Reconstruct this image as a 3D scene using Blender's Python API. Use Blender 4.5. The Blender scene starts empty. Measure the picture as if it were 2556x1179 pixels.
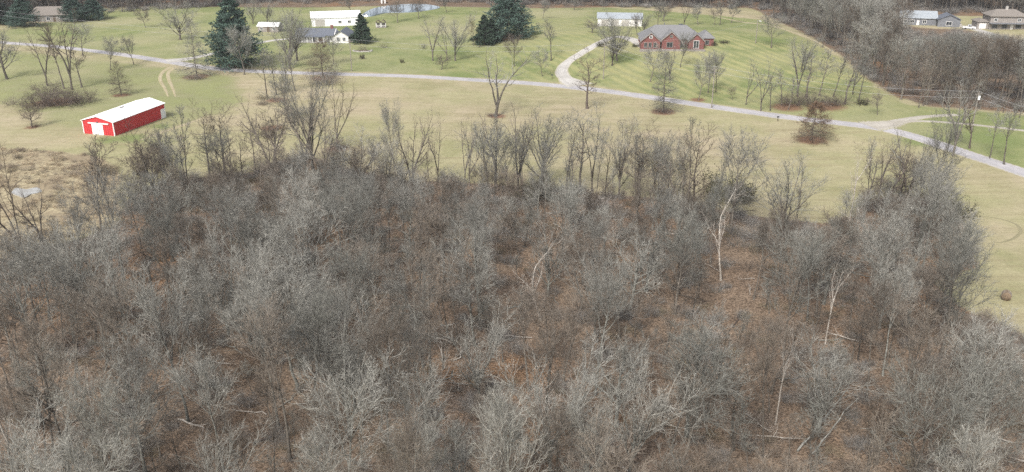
import bpy, math, random
import numpy as np
from math import radians as rad

scene = bpy.context.scene
COL = scene.collection
RNG = np.random.default_rng(11)
random.seed(11)

# ------------------------------------------------------------------ camera, sky, sun, exposure
CAM_H, PITCH, FPX = 60.0, rad(22.0), 2213.0
PW, PH = 2556.0, 1179.0
cam_d = bpy.data.cameras.new("camera"); cam = bpy.data.objects.new("camera", cam_d); COL.objects.link(cam)
cam.location = (0, 0, CAM_H); cam.rotation_euler = (math.pi / 2 - PITCH, 0, 0)
cam_d.sensor_fit = 'HORIZONTAL'; cam_d.sensor_width = 36.0; cam_d.lens = 36.0 * FPX / PW
cam_d.clip_end = 8000.0; cam_d.clip_start = 0.5
scene.camera = cam

SUN_EL, SUN_AZ = rad(44), rad(205)          # azimuth measured clockwise from +Y
world = bpy.data.worlds.new("World"); scene.world = world; world.use_nodes = True
wn = world.node_tree; wn.nodes.clear()
sky = wn.nodes.new("ShaderNodeTexSky"); sky.sky_type = 'NISHITA'; sky.sun_disc = False
sky.sun_elevation = SUN_EL; sky.sun_rotation = SUN_AZ
sky.air_density = 1.0; sky.dust_density = 3.5; sky.ozone_density = 1.0
bg = wn.nodes.new("ShaderNodeBackground"); bg.inputs[1].default_value = 0.10
wo = wn.nodes.new("ShaderNodeOutputWorld")
hsv = wn.nodes.new("ShaderNodeHueSaturation"); hsv.inputs["Saturation"].default_value = 0.35   # thin overcast greys the sky
wn.links.new(sky.outputs[0], hsv.inputs["Color"]); wn.links.new(hsv.outputs[0], bg.inputs[0]); wn.links.new(bg.outputs[0], wo.inputs[0])
sun_d = bpy.data.lights.new("sun", 'SUN'); sun_d.energy = 1.5; sun_d.angle = rad(11); sun_d.color = (1.0, 0.95, 0.88)
sun = bpy.data.objects.new("sun", sun_d); COL.objects.link(sun)
sdir = np.array([math.sin(SUN_AZ) * math.cos(SUN_EL), math.cos(SUN_AZ) * math.cos(SUN_EL), math.sin(SUN_EL)])
from mathutils import Vector
sun.rotation_euler = Vector(-sdir).to_track_quat('-Z', 'Y').to_euler()
sun.location = (0, -50, 200)
scene.view_settings.view_transform = 'Standard'; scene.view_settings.look = 'None'
scene.view_settings.exposure = 1.12; scene.view_settings.gamma = 1.0
scene.view_settings.use_curve_mapping = False
scene.cycles.max_bounces = 5; scene.cycles.diffuse_bounces = 3; scene.cycles.transparent_max_bounces = 6
scene.cycles.volume_bounces = 0
scene.cycles.use_adaptive_sampling = False; scene.cycles.use_denoising = False; scene.cycles.denoiser = 'OPENIMAGEDENOISE'; scene.cycles.denoising_input_passes = 'RGB_ALBEDO_NORMAL'; scene.cycles.denoising_prefilter = 'NONE'

# ------------------------------------------------------------------ projection helpers
cP, sP = math.cos(PITCH), math.sin(PITCH)

def terrain(x, y):
    x = np.asarray(x, float); y = np.asarray(y, float)
    z = 0.7 * np.sin(x / 41.0 + 0.6) * np.sin(y / 47.0) + 0.35 * np.sin(x / 19.0 + y / 27.0)
    z = z + 5.0 * np.exp(-((x - 68) / 55) ** 2 - ((y - 335) / 42) ** 2)          # knoll with the brick house
    z = z + 1.5 * np.exp(-((x + 60) / 80) ** 2 - ((y - 360) / 60) ** 2)
    z = z - 2.0 * np.exp(-((x + 30) / 90) ** 2 - ((y - 115) / 40) ** 2)           # shallow hollow in the wood
    far = np.clip((np.hypot(x, y) - 520) / 900, 0, 1)
    return z * (1 - far) + far * far * 45

def at(px, py):
    d = np.array([px - PW / 2, FPX, -(py - PH / 2)])
    r = np.array([d[0], d[1] * cP + d[2] * sP, -d[1] * sP + d[2] * cP])
    t = -CAM_H / r[2]
    for _ in range(25):
        p = r * t
        t = (terrain(p[0], p[1]) - CAM_H) / r[2]
    p = r * t
    return np.array([p[0], p[1], float(terrain(p[0], p[1]))])

def proj(p):
    x, y, z = p[0], p[1], p[2] - CAM_H
    zc = y * cP - z * sP; yc = y * sP + z * cP
    return PW / 2 + FPX * x / zc, PH / 2 - FPX * yc / zc, zc

def px2m(p): return proj(p)[2] / FPX           # metres per photo pixel at point p

def height_m(p, hpx):                          # height of a thing at p that is hpx tall in the photo
    u, v, _ = proj(p)
    lo, hi = 0.0, 60.0
    for _ in range(30):
        m = (lo + hi) / 2
        if v - proj((p[0], p[1], p[2] + m))[1] < hpx: lo = m
        else: hi = m
    return lo

# ------------------------------------------------------------------ mesh helpers
def new_mesh(name, V, F, mat=None, smooth=False):
    """V (n,3) array, F list/array of quads or ragged faces"""
    me = bpy.data.meshes.new(name)
    V = np.asarray(V, np.float32)
    if isinstance(F, np.ndarray):
        k = F.shape[1]; nf = F.shape[0]
        me.vertices.add(len(V)); me.vertices.foreach_set("co", V.ravel())
        me.loops.add(nf * k); me.loops.foreach_set("vertex_index", F.astype(np.int32).ravel())
        me.polygons.add(nf)
        me.polygons.foreach_set("loop_start", np.arange(0, nf * k, k, dtype=np.int32))
        me.polygons.foreach_set("loop_total", np.full(nf, k, np.int32))
        me.update(calc_edges=True)
    else:
        me.from_pydata([tuple(v) for v in V], [], [tuple(f) for f in F])
    me.polygons.foreach_set("use_smooth", np.full(len(me.polygons), smooth, bool))
    if mat: me.materials.append(mat)
    return me

def link(name, me, parent=None):
    o = bpy.data.objects.new(name, me); COL.objects.link(o)
    if parent: o.parent = parent
    return o

def tag(o, label=None, cat=None, group=None, kind=None):
    if label: o["label"] = label
    if cat: o["category"] = cat
    if group: o["group"] = group
    if kind: o["kind"] = kind
    return o

def empty(name, loc, rotz=0.0):
    o = bpy.data.objects.new(name, None); COL.objects.link(o)
    o.empty_display_size = 0.3
    o.location = [float(v) for v in loc]; o.rotation_euler = (0, 0, rotz)
    return o

class MB:
    """collects shapes, builds them as one mesh object"""
    def __init__(s): s.V = []; s.F = []
    def add(s, V, F):
        n = len(s.V); s.V += [tuple(float(c) for c in v) for v in V]; s.F += [tuple(i + n for i in f) for f in F]; return s
    def box(s, x0, x1, y0, y1, z0, z1):
        V = [(x0, y0, z0), (x1, y0, z0), (x1, y1, z0), (x0, y1, z0), (x0, y0, z1), (x1, y0, z1), (x1, y1, z1), (x0, y1, z1)]
        return s.add(V, [(3, 2, 1, 0), (4, 5, 6, 7), (0, 1, 5, 4), (1, 2, 6, 5), (2, 3, 7, 6), (3, 0, 4, 7)])
    def extrude(s, prof, a0, a1, axis):
        """prof: list of (u,z); axis 'x' -> extruded along x (u = y), 'y' -> along y (u = x)"""
        n = len(prof)
        mk = (lambda u, z, a: (a, u, z)) if axis == 'x' else (lambda u, z, a: (u, a, z))
        V = [mk(u, z, a0) for u, z in prof] + [mk(u, z, a1) for u, z in prof]
        F = [tuple(range(n)), tuple(range(2 * n - 1, n - 1, -1))] + [(i, i + n, (i + 1) % n + n, (i + 1) % n) for i in range(n)]
        return s.add(V, F)
    def gable_body(s, u0, u1, a0, a1, z0, ze, zr, axis):
        return s.extrude([(u0, z0), (u1, z0), (u1, ze), ((u0 + u1) / 2, zr), (u0, ze)], a0, a1, axis)
    def gable_roof(s, u0, u1, a0, a1, ze, zr, axis, over=0.4, th=0.18, lift=0.02):
        m = (u0 + u1) / 2; k = (zr - ze) / (m - u0); d = over * k
        top = [(u0 - over, ze - d + th), (m, zr + th), (u1 + over, ze - d + th)]
        bot = [(u1 + over, ze - d + lift), (m, zr + lift), (u0 - over, ze - d + lift)]
        return s.extrude(top + bot, a0 - over, a1 + over, axis)
    def hip_roof(s, x0, x1, y0, y1, ze, zr, over=0.5, th=0.2, inset=None):
        x0 -= over; x1 += over; y0 -= over; y1 += over
        V = [(x0, y0, ze), (x1, y0, ze), (x1, y1, ze), (x0, y1, ze), (x0, y0, ze + th), (x1, y0, ze + th), (x1, y1, ze + th), (x0, y1, ze + th)]
        if (x1 - x0) >= (y1 - y0):
            i = inset if inset is not None else (y1 - y0) / 2 * 0.98
            V += [(x0 + i, (y0 + y1) / 2, zr), (x1 - i, (y0 + y1) / 2, zr)]
            F = [(4, 5, 9, 8), (5, 6, 9), (6, 7, 8, 9), (7, 4, 8)]
        else:
            i = inset if inset is not None else (x1 - x0) / 2 * 0.98
            V += [((x0 + x1) / 2, y0 + i, zr), ((x0 + x1) / 2, y1 - i, zr)]
            F = [(4, 5, 8), (5, 6, 9, 8), (6, 7, 9), (7, 4, 8, 9)]
        F += [(3, 2, 1, 0), (0, 1, 5, 4), (1, 2, 6, 5), (2, 3, 7, 6), (3, 0, 4, 7)]
        return s.add(V, F)
    def cyl(s, p0, p1, r0, r1=None, n=8):
        r1 = r0 if r1 is None else r1
        V, F = tubes(np.array([[p0, p1]], float), np.array([[r0, r1]], float), n)
        s.add(V, [tuple(f) for f in F])
        k = len(s.V) - 2 * n
        s.F.append(tuple(range(k + n - 1, k - 1, -1))); s.F.append(tuple(range(k + n, k + 2 * n))); return s
    def build(s, name, mat, parent=None, smooth=False):
        me = new_mesh(name, s.V, s.F, mat, smooth)
        return link(name, me, parent)

def tubes(P, R, sides):
    n, k, _ = P.shape
    T = np.gradient(P, axis=1); T /= np.linalg.norm(T, axis=2, keepdims=True) + 1e-9
    Tm = T.mean(1); Tm /= np.linalg.norm(Tm, axis=1, keepdims=True) + 1e-9
    ref = np.where(np.abs(Tm[:, 2:3]) < 0.85, np.array([[0, 0, 1.0]]), np.array([[1.0, 0, 0]]))
    N = np.cross(Tm, ref); N /= np.linalg.norm(N, axis=1, keepdims=True) + 1e-9
    N = np.repeat(N[:, None], k, 1)
    Bv = np.cross(T, N); Bv /= np.linalg.norm(Bv, axis=2, keepdims=True) + 1e-9
    N = np.cross(Bv, T)
    a = np.arange(sides) * 2 * np.pi / sides
    ring = P[:, :, None] + R[:, :, None, None] * (np.cos(a)[None, None, :, None] * N[:, :, None] + np.sin(a)[None, None, :, None] * Bv[:, :, None])
    V = ring.reshape(-1, 3)
    idx = np.arange(n * k * sides).reshape(n, k, sides)
    a0 = idx[:, :-1]; a1 = np.roll(idx, -1, 2)[:, :-1]; b0 = idx[:, 1:]; b1 = np.roll(idx, -1, 2)[:, 1:]
    F = np.stack([a0, a1, b1, b0], -1).reshape(-1, 4)
    return V, F

def merge(parts):
    V, F, n = [], [], 0
    for v, f in parts:
        V.append(v); F.append(f + n); n += len(v)
    return np.concatenate(V), np.concatenate(F)

# ------------------------------------------------------------------ materials
def mat_nodes(name, rough=0.9, spec=0.15):
    m = bpy.data.materials.new(name); m.use_nodes = True
    nt = m.node_tree; b = nt.nodes["Principled BSDF"]
    b.inputs["Roughness"].default_value = rough
    b.inputs["Specular IOR Level"].default_value = spec
    return m, nt, b

def N(nt, typ, **kw):
    n = nt.nodes.new(typ)
    for k, v in kw.items():
        if k == 'ins':
            for a, b in v.items(): n.inputs[a].default_value = b
        else: setattr(n, k, v)
    return n

def mixc(nt, fac, a, b, blend='MIX'):
    n = nt.nodes.new("ShaderNodeMix"); n.data_type = 'RGBA'; n.blend_type = blend
    for sock, v in ((n.inputs[0], fac), (n.inputs[6], a), (n.inputs[7], b)):
        if isinstance(v, (int, float)): sock.default_value = v
        elif isinstance(v, tuple): sock.default_value = (*v, 1)
        else: nt.links.new(v, sock)
    return n.outputs[2]

def math_(nt, op, a, b=None, c=None, clamp=False):
    n = nt.nodes.new("ShaderNodeMath"); n.operation = op; n.use_clamp = clamp
    for i, v in enumerate((a, b, c)):
        if v is None: continue
        if isinstance(v, (int, float)): n.inputs[i].default_value = v
        else: nt.links.new(v, n.inputs[i])
    return n.outputs[0]

def noise(nt, vec, scale, detail=4, rough=0.6, mapscale=None):
    n = nt.nodes.new("ShaderNodeTexNoise"); n.inputs["Scale"].default_value = scale
    n.inputs["Detail"].default_value = detail; n.inputs["Roughness"].default_value = rough
    if mapscale is not None:
        mp = nt.nodes.new("ShaderNodeMapping"); mp.inputs["Scale"].default_value = mapscale[0]; mp.inputs["Rotation"].default_value = (0, 0, mapscale[1])
        nt.links.new(vec, mp.inputs[0]); vec = mp.outputs[0]
    nt.links.new(vec, n.inputs["Vector"])
    return n.outputs[0]

def ramp(nt, fac, lo, hi):
    n = nt.nodes.new("ShaderNodeMapRange"); n.inputs[1].default_value = lo; n.inputs[2].default_value = hi
    n.interpolation_type = 'SMOOTHSTEP'; nt.links.new(fac, n.inputs[0]); return n.outputs[0]

def plain(name, c, c2=None, rough=0.8, scale=3.0, spec=0.2, stretch=None):
    m, nt, b = mat_nodes(name, rough, spec)
    c2 = c2 or tuple(v * 0.8 for v in c)
    tc = N(nt, "ShaderNodeTexCoord")
    f = noise(nt, tc.outputs["Object"], scale, 5, 0.65, stretch)
    nt.links.new(mixc(nt, ramp(nt, f, 0.3, 0.7), c2, c), b.inputs["Base Color"])
    return m

def bark(name, c, c2, vary=0.35, scale=1.3):
    m, nt, b = mat_nodes(name, 0.95, 0.05)
    tc = N(nt, "ShaderNodeTexCoord"); oi = N(nt, "ShaderNodeObjectInfo")
    f = noise(nt, tc.outputs["Object"], scale, 6, 0.7)
    col = mixc(nt, ramp(nt, f, 0.32, 0.68), c2, c)
    v = math_(nt, 'MULTIPLY_ADD', oi.outputs["Random"], vary * 2, 1 - vary)
    hs = N(nt, "ShaderNodeHueSaturation")
    nt.links.new(v, hs.inputs["Value"]); nt.links.new(col, hs.inputs["Color"])
    nt.links.new(hs.outputs[0], b.inputs["Base Color"])
    return m

M = {}
M['bark_grey'] = bark("grey bark", (0.272, 0.27, 0.242), (0.108, 0.107, 0.094), 0.28)
M['bark_ash'] = bark("ash grey bark", (0.335, 0.328, 0.298), (0.13, 0.126, 0.11), 0.25)
M['bark_trunk'] = bark("grey brown trunk bark", (0.17, 0.152, 0.13), (0.085, 0.075, 0.063), 0.3)
M['bark_brown'] = bark("brown bark", (0.165, 0.138, 0.112), (0.09, 0.073, 0.058), 0.25)
M['bark_rose'] = bark("rosy brown bark", (0.225, 0.195, 0.163), (0.10, 0.085, 0.07), 0.25)
M['bark_dark'] = bark("dark bark", (0.14, 0.115, 0.10), (0.075, 0.06, 0.052), 0.25)
M['bark_pale'] = bark("weathered dead wood", (0.47, 0.435, 0.39), (0.27, 0.24, 0.205), 0.15)
M['bark_tan'] = bark("olive tan twigs", (0.25, 0.215, 0.145), (0.15, 0.125, 0.08), 0.25)
M['brush'] = bark("brown brush twigs", (0.25, 0.212, 0.178), (0.15, 0.125, 0.102), 0.3)
M['brush_grey'] = bark("grey brush twigs", (0.285, 0.275, 0.26), (0.17, 0.163, 0.152), 0.3)
M['reed'] = bark("dry reed stems", (0.44, 0.37, 0.26), (0.27, 0.21, 0.15), 0.25)
M['needle_blue'] = bark("blue green needles", (0.115, 0.17, 0.14), (0.042, 0.072, 0.058), 0.12, 0.6)
M['needle_dark'] = bark("dark green needles", (0.08, 0.115, 0.082), (0.035, 0.055, 0.04), 0.12, 0.6)
M['needle_olive'] = bark("olive evergreen leaves", (0.095, 0.095, 0.055), (0.05, 0.05, 0.03), 0.2, 0.6)
M['leaf_rust'] = bark("rust brown dead leaves", (0.22, 0.145, 0.095), (0.12, 0.078, 0.05), 0.15, 0.9)

M['red_metal'] = plain("red barn metal", (0.53, 0.042, 0.047), (0.44, 0.036, 0.04), 0.55, 1.6, 0.35, ((8, 8, 0.3), 0))
M['white_metal'] = plain("white painted metal", (0.82, 0.82, 0.82), (0.76, 0.76, 0.77), 0.45, 0.8, 0.4)
M['white_paint'] = plain("white paint", (0.75, 0.74, 0.73), (0.64, 0.63, 0.62), 0.6, 1.5)
M['shingle_grey'] = plain("grey shingles", (0.23, 0.23, 0.235), (0.16, 0.16, 0.165), 0.9, 4.0, 0.1)
M['shingle_blue'] = plain("slate blue shingles", (0.155, 0.17, 0.20), (0.115, 0.125, 0.15), 0.9, 4.0, 0.1)
M['shingle_tan'] = plain("tan shingles", (0.25, 0.225, 0.20), (0.18, 0.16, 0.145), 0.9, 4.0, 0.1)
M['shingle_pale'] = plain("pale grey metal roofing", (0.36, 0.39, 0.42), (0.28, 0.31, 0.34), 0.5, 1.0, 0.4)
M['glass'] = plain("dark window glass", (0.035, 0.045, 0.055), (0.02, 0.025, 0.03), 0.12, 0.7, 0.6)
M['stone'] = plain("pale stone", (0.45, 0.43, 0.40), (0.33, 0.31, 0.29), 0.9, 3.0)
M['siding_grey'] = plain("grey siding", (0.20, 0.21, 0.23), (0.15, 0.155, 0.17), 0.8, 1.2)
M['siding_beige'] = plain("beige siding", (0.30, 0.275, 0.255), (0.23, 0.21, 0.195), 0.8, 1.2)
M['wood_brown'] = plain("weathered brown timber", (0.16, 0.12, 0.09), (0.09, 0.07, 0.05), 0.9, 3.0)
M['pole_wood'] = plain("grey pole timber", (0.30, 0.27, 0.24), (0.2, 0.18, 0.16), 0.9, 3.0)
M['wire'] = plain("weathered cable", (0.42, 0.42, 0.44), None, 0.6, 1.0)
M['hay'] = plain("weathered hay", (0.24, 0.18, 0.12), (0.12, 0.09, 0.065), 0.95, 5.0)
M['rubber'] = plain("black rubber", (0.02, 0.02, 0.02), None, 0.9)
M['car_white'] = plain("white car paint", (0.75, 0.75, 0.76), (0.7, 0.7, 0.71), 0.3, 1, 0.5)
M['car_dark'] = plain("dark car paint", (0.04, 0.045, 0.05), None, 0.3, 1, 0.5)
M['plastic_green'] = plain("green box paint", (0.08, 0.14, 0.10), None, 0.6)

def brick_mat():
    m, nt, b = mat_nodes("red brick", 0.9, 0.1)
    tc = N(nt, "ShaderNodeTexCoord")
    br = N(nt, "ShaderNodeTexBrick", ins={"Scale": 4.0, "Mortar Size": 0.02})
    br.inputs["Color1"].default_value = (0.20, 0.062, 0.058, 1); br.inputs["Color2"].default_value = (0.15, 0.052, 0.05, 1)
    br.inputs["Mortar"].default_value = (0.26, 0.19, 0.17, 1)
    mp = N(nt, "ShaderNodeMapping"); mp.inputs["Rotation"].default_value = (rad(90), 0, 0)
    nt.links.new(tc.outputs["Object"], mp.inputs[0]); nt.links.new(mp.outputs[0], br.inputs["Vector"])
    f = noise(nt, tc.outputs["Object"], 0.9, 5)
    nt.links.new(mixc(nt, ramp(nt, f, 0.35, 0.75), br.outputs["Color"], (0.21, 0.09, 0.08)), b.inputs["Base Color"])
    return m
M['brick'] = brick_mat()

def road_mat(name, c, c2, edge=None):
    m, nt, b = mat_nodes(name, 0.85, 0.2)
    g = N(nt, "ShaderNodeNewGeometry")
    f = noise(nt, g.outputs["Position"], 0.12, 6, 0.7); f2 = noise(nt, g.outputs["Position"], 1.7, 5, 0.7)
    col = mixc(nt, ramp(nt, f, 0.35, 0.65), c2, c)
    col = mixc(nt, math_(nt, 'MULTIPLY', ramp(nt, f2, 0.45, 0.8), 0.5), col, tuple(v * 0.72 for v in c2))
    at0 = N(nt, "ShaderNodeAttribute", attribute_name="across")
    tr = math_(nt, 'SUBTRACT', 1.0, math_(nt, 'MULTIPLY', math_(nt, 'ABSOLUTE', math_(nt, 'SUBTRACT', at0.outputs["Fac"], 0.42)), 5.0), clamp=True)
    col = mixc(nt, math_(nt, 'MULTIPLY', tr, 0.3), col, tuple(v * 0.7 for v in c2))
    if edge:
        at_ = N(nt, "ShaderNodeAttribute", attribute_name="across")
        e = math_(nt, 'ADD', at_.outputs["Fac"], math_(nt, 'MULTIPLY_ADD', f2, 1.3, -0.65))
        col = mixc(nt, ramp(nt, e, 0.6, 0.95), col, edge)
    nt.links.new(col, b.inputs["Base Color"])
    return m
M['asphalt'] = road_mat("pale worn asphalt", (0.46, 0.44, 0.45), (0.36, 0.35, 0.36), (0.36, 0.33, 0.25))
M['concrete'] = road_mat("pale concrete drive", (0.52, 0.50, 0.47), (0.42, 0.40, 0.37), (0.38, 0.35, 0.25))
M['gravel'] = road_mat("pale gravel", (0.46, 0.43, 0.38), (0.36, 0.33, 0.28), (0.26, 0.25, 0.12))
M['rut'] = road_mat("worn tan earth", (0.44, 0.38, 0.26), (0.37, 0.32, 0.20), (0.30, 0.27, 0.13))
M['rut_dark'] = road_mat("pressed dark grass", (0.235, 0.215, 0.13), (0.275, 0.245, 0.15), (0.335, 0.30, 0.18))

def water_mat():
    m, nt, b = mat_nodes("pond water", 0.04, 1.0); b.inputs["IOR"].default_value = 1.6
    b.inputs["Base Color"].default_value = (0.20, 0.25, 0.30, 1)
    g = N(nt, "ShaderNodeNewGeometry"); bp = N(nt, "ShaderNodeBump", ins={"Strength": 0.06, "Distance": 0.03})
    nt.links.new(noise(nt, g.outputs["Position"], 0.8, 4), bp.inputs["Height"]); nt.links.new(bp.outputs[0], b.inputs["Normal"])
    return m
M['water'] = water_mat()

def ground_mat():
    m, nt, b = mat_nodes("ground", 0.97, 0.03)
    g = N(nt, "ShaderNodeNewGeometry"); pos = g.outputs["Position"]
    a1 = N(nt, "ShaderNodeAttribute", attribute_name="cover"); s1 = N(nt, "ShaderNodeSeparateColor"); nt.links.new(a1.outputs["Color"], s1.inputs[0])
    a2 = N(nt, "ShaderNodeAttribute", attribute_name="cover_more"); s2 = N(nt, "ShaderNodeSeparateColor"); nt.links.new(a2.outputs["Color"], s2.inputs[0])
    big = noise(nt, pos, 0.018, 4, 0.6); mid = noise(nt, pos, 0.09, 5, 0.65); fine = noise(nt, pos, 1.1, 6, 0.75)
    streak = noise(nt, pos, 0.5, 5, 0.7, ((0.12, 1.0, 1.0), 0.05))
    grain = noise(nt, pos, 4.5, 4, 0.8)
    # dry tan field
    col = mixc(nt, ramp(nt, mid, 0.3, 0.7), (0.39, 0.332, 0.232), (0.315, 0.283, 0.172))
    col = mixc(nt, ramp(nt, big, 0.4, 0.62), col, mixc(nt, ramp(nt, mid, 0.35, 0.7), (0.345, 0.318, 0.19), (0.262, 0.258, 0.135)))
    col = mixc(nt, math_(nt, 'MULTIPLY', ramp(nt, streak, 0.45, 0.72), 0.75), col, (0.26, 0.225, 0.135))
    # green lawn with mowing stripes
    mp = N(nt, "ShaderNodeMapping"); mp.inputs["Rotation"].default_value = (0, 0, rad(-24)); nt.links.new(pos, mp.inputs[0])
    wv = N(nt, "ShaderNodeTexWave", ins={"Scale": 0.075, "Distortion": 6.0, "Detail": 4.0, "Detail Scale": 0.5})
    nt.links.new(mp.outputs[0], wv.inputs["Vector"])
    lawn = mixc(nt, ramp(nt, mid, 0.3, 0.7), (0.16, 0.195, 0.078), (0.25, 0.262, 0.122))
    lawn = mixc(nt, ramp(nt, big, 0.4, 0.7), lawn, (0.305, 0.29, 0.17))
    lawn = mixc(nt, math_(nt, 'MULTIPLY', math_(nt, 'MULTIPLY', wv.outputs["Fac"], ramp(nt, mid, 0.3, 0.55)), s2.outputs["Blue"]), lawn, (0.33, 0.315, 0.15))
    lawn = mixc(nt, math_(nt, 'MULTIPLY', ramp(nt, streak, 0.5, 0.8), 0.3), lawn, (0.33, 0.30, 0.15))
    jit = math_(nt, 'MULTIPLY_ADD', mid, 0.8, -0.4)
    jit2 = math_(nt, 'MULTIPLY_ADD', fine, 0.9, -0.45)
    k = math_(nt, 'ADD', math_(nt, 'ADD', s1.outputs["Green"], jit), math_(nt, 'MULTIPLY', jit2, 0.6))
    col = mixc(nt, ramp(nt, k, 0.2, 0.8), col, lawn)
    # tall dead weeds
    weed = mixc(nt, ramp(nt, fine, 0.35, 0.65), (0.23, 0.19, 0.125), (0.42, 0.365, 0.24))
    weed = mixc(nt, ramp(nt, mid, 0.42, 0.65), weed, (0.27, 0.22, 0.15))
    k = math_(nt, 'ADD', s1.outputs["Blue"], math_(nt, 'ADD', jit, jit2))
    col = mixc(nt, ramp(nt, k, 0.35, 0.65), col, weed)
    # leaf litter of the wood
    vor = N(nt, "ShaderNodeTexVoronoi", ins={"Scale": 5.0, "Randomness": 1.0}); nt.links.new(pos, vor.inputs["Vector"])
    lit = mixc(nt, ramp(nt, mid, 0.3, 0.7), (0.14, 0.10, 0.071), (0.205, 0.156, 0.114))
    lit = mixc(nt, ramp(nt, big, 0.45, 0.6), lit, mixc(nt, ramp(nt, mid, 0.4, 0.6), (0.16, 0.125, 0.098), (0.20, 0.125, 0.075)))
    hs = N(nt, "ShaderNodeHueSaturation"); nt.links.new(lit, hs.inputs["Color"])
    sv = N(nt, "ShaderNodeSeparateColor"); nt.links.new(vor.outputs["Color"], sv.inputs[0])
    nt.links.new(math_(nt, 'MULTIPLY_ADD', sv.outputs["Red"], 1.1, 0.45), hs.inputs["Value"])
    lit = hs.outputs[0]
    k = math_(nt, 'ADD', s1.outputs["Red"], math_(nt, 'ADD', jit, jit2))
    col = mixc(nt, ramp(nt, k, 0.3, 0.6), col, lit)
    # rust red leaf rings below the oaks and pines
    k = math_(nt, 'ADD', s2.outputs["Red"], math_(nt, 'ADD', math_(nt, 'MULTIPLY', jit, 0.6), jit2))
    col = mixc(nt, math_(nt, 'MULTIPLY', ramp(nt, k, 0.25, 0.8), 0.85), col, (0.19, 0.10, 0.07))
    # lusher grass; right of the barn this green also paints a faint shadow
    k = math_(nt, 'ADD', s2.outputs["Green"], math_(nt, 'ADD', jit, jit2))
    col = mixc(nt, math_(nt, 'MULTIPLY', ramp(nt, k, 0.3, 0.9), 0.8), col, (0.16, 0.20, 0.075))
    hs2 = N(nt, "ShaderNodeHueSaturation"); nt.links.new(col, hs2.inputs["Color"])
    nt.links.new(math_(nt, 'ADD', math_(nt, 'MULTIPLY_ADD', grain, 0.25, 0.875), math_(nt, 'MULTIPLY_ADD', fine, 0.7, -0.35)), hs2.inputs["Value"])
    nt.links.new(hs2.outputs[0], b.inputs["Base Color"])
    bp = N(nt, "ShaderNodeBump", ins={"Strength": 0.3, "Distance": 0.12})
    nt.links.new(fine, bp.inputs["Height"]); nt.links.new(bp.outputs[0], b.inputs["Normal"])
    return m

# ------------------------------------------------------------------ ground sheet
def poly_w(pts): return np.array([at(*p)[:2] for p in pts])

def inside(P, X, Y):
    r = np.zeros(X.shape, bool); n = len(P); j = n - 1
    for i in range(n):
        xi, yi = P[i]; xj, yj = P[j]
        c = ((yi > Y) != (yj > Y)) & (X < (xj - xi) * (Y - yi) / (yj - yi + 1e-12) + xi)
        r ^= c; j = i
    return r

WOOD = [(-700, 760), (-100, 660), (60, 640), (190, 600), (300, 560), (330, 480), (480, 445), (640, 430), (700, 400), (790, 395), (860, 420), (1000, 450), (1120, 455),
        (1300, 465), (1500, 485), (1700, 500), (1780, 520), (1900, 545), (2060, 560), (2130, 540), (2180, 490), (2330, 490), (2400, 540),
        (2410, 610), (2440, 660), (2330, 700), (2400, 770), (2570, 850), (3100, 960), (3100, 1800), (-700, 1800)]
FARWOOD = [(1880, 20), (1990, 75), (2080, 125), (2150, 180), (2210, 225), (2290, 262), (2420, 268), (2600, 285), (2800, 300), (2800, 160), (2540, 110), (2420, 75), (2280, 70), (2150, 20), (2060, -20), (1880, -30)]
SLOPE = [(1880, 22), (2100, 120), (2300, 265), (2560, 280), (2560, 140), (2430, 80), (2400, 100), (2240, 76), (2230, 40), (2440, 40), (2900, 60), (2900, -150), (1880, -150)]
WEEDS = [(-300, 380), (60, 372), (240, 390), (290, 415), (300, 470), (300, 560), (60, 640), (-300, 690)]
LAWN = [(-500, 60), (0, 78), (250, 30), (560, 5), (1020, 15), (1500, 18), (1900, 50), (2100, 150), (2260, 262), (2800, 310), (2800, 500), (2556, 425), (2200, 312), (1990, 288),
        (1700, 248), (1450, 208), (1200, 195), (870, 178), (540, 165), (400, 145), (0, 100), (-500, 90)]
LAWN2 = [(-500, 110), (0, 120), (400, 165), (600, 190), (620, 260), (400, 330), (200, 330), (0, 260), (-500, 260)]
RINGS = [(490, 192, 5.5), (590, 160, 7.5), (805, 195, 5), (1655, 280, 4.6), (2024, 350, 5), (1240, 290, 3.2), (1250, 95, 8), (303, 238, 3.5), (1210, 110, 4),
         (1742, 250, 3), (1965, 268, 6), (2060, 265, 7), (140, 255, 8), (80, 318, 2.5), (842, 372, 3.5), (690, 250, 4), (680, 320, 4)]

def axis(a, b, step, far):
    core = np.arange(a, b + 0.01, step)
    g = np.cumsum(step * 1.28 ** np.arange(1, 40)); g = g[g < far]
    return np.concatenate([(a - g)[::-1], core, b + g])

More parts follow.
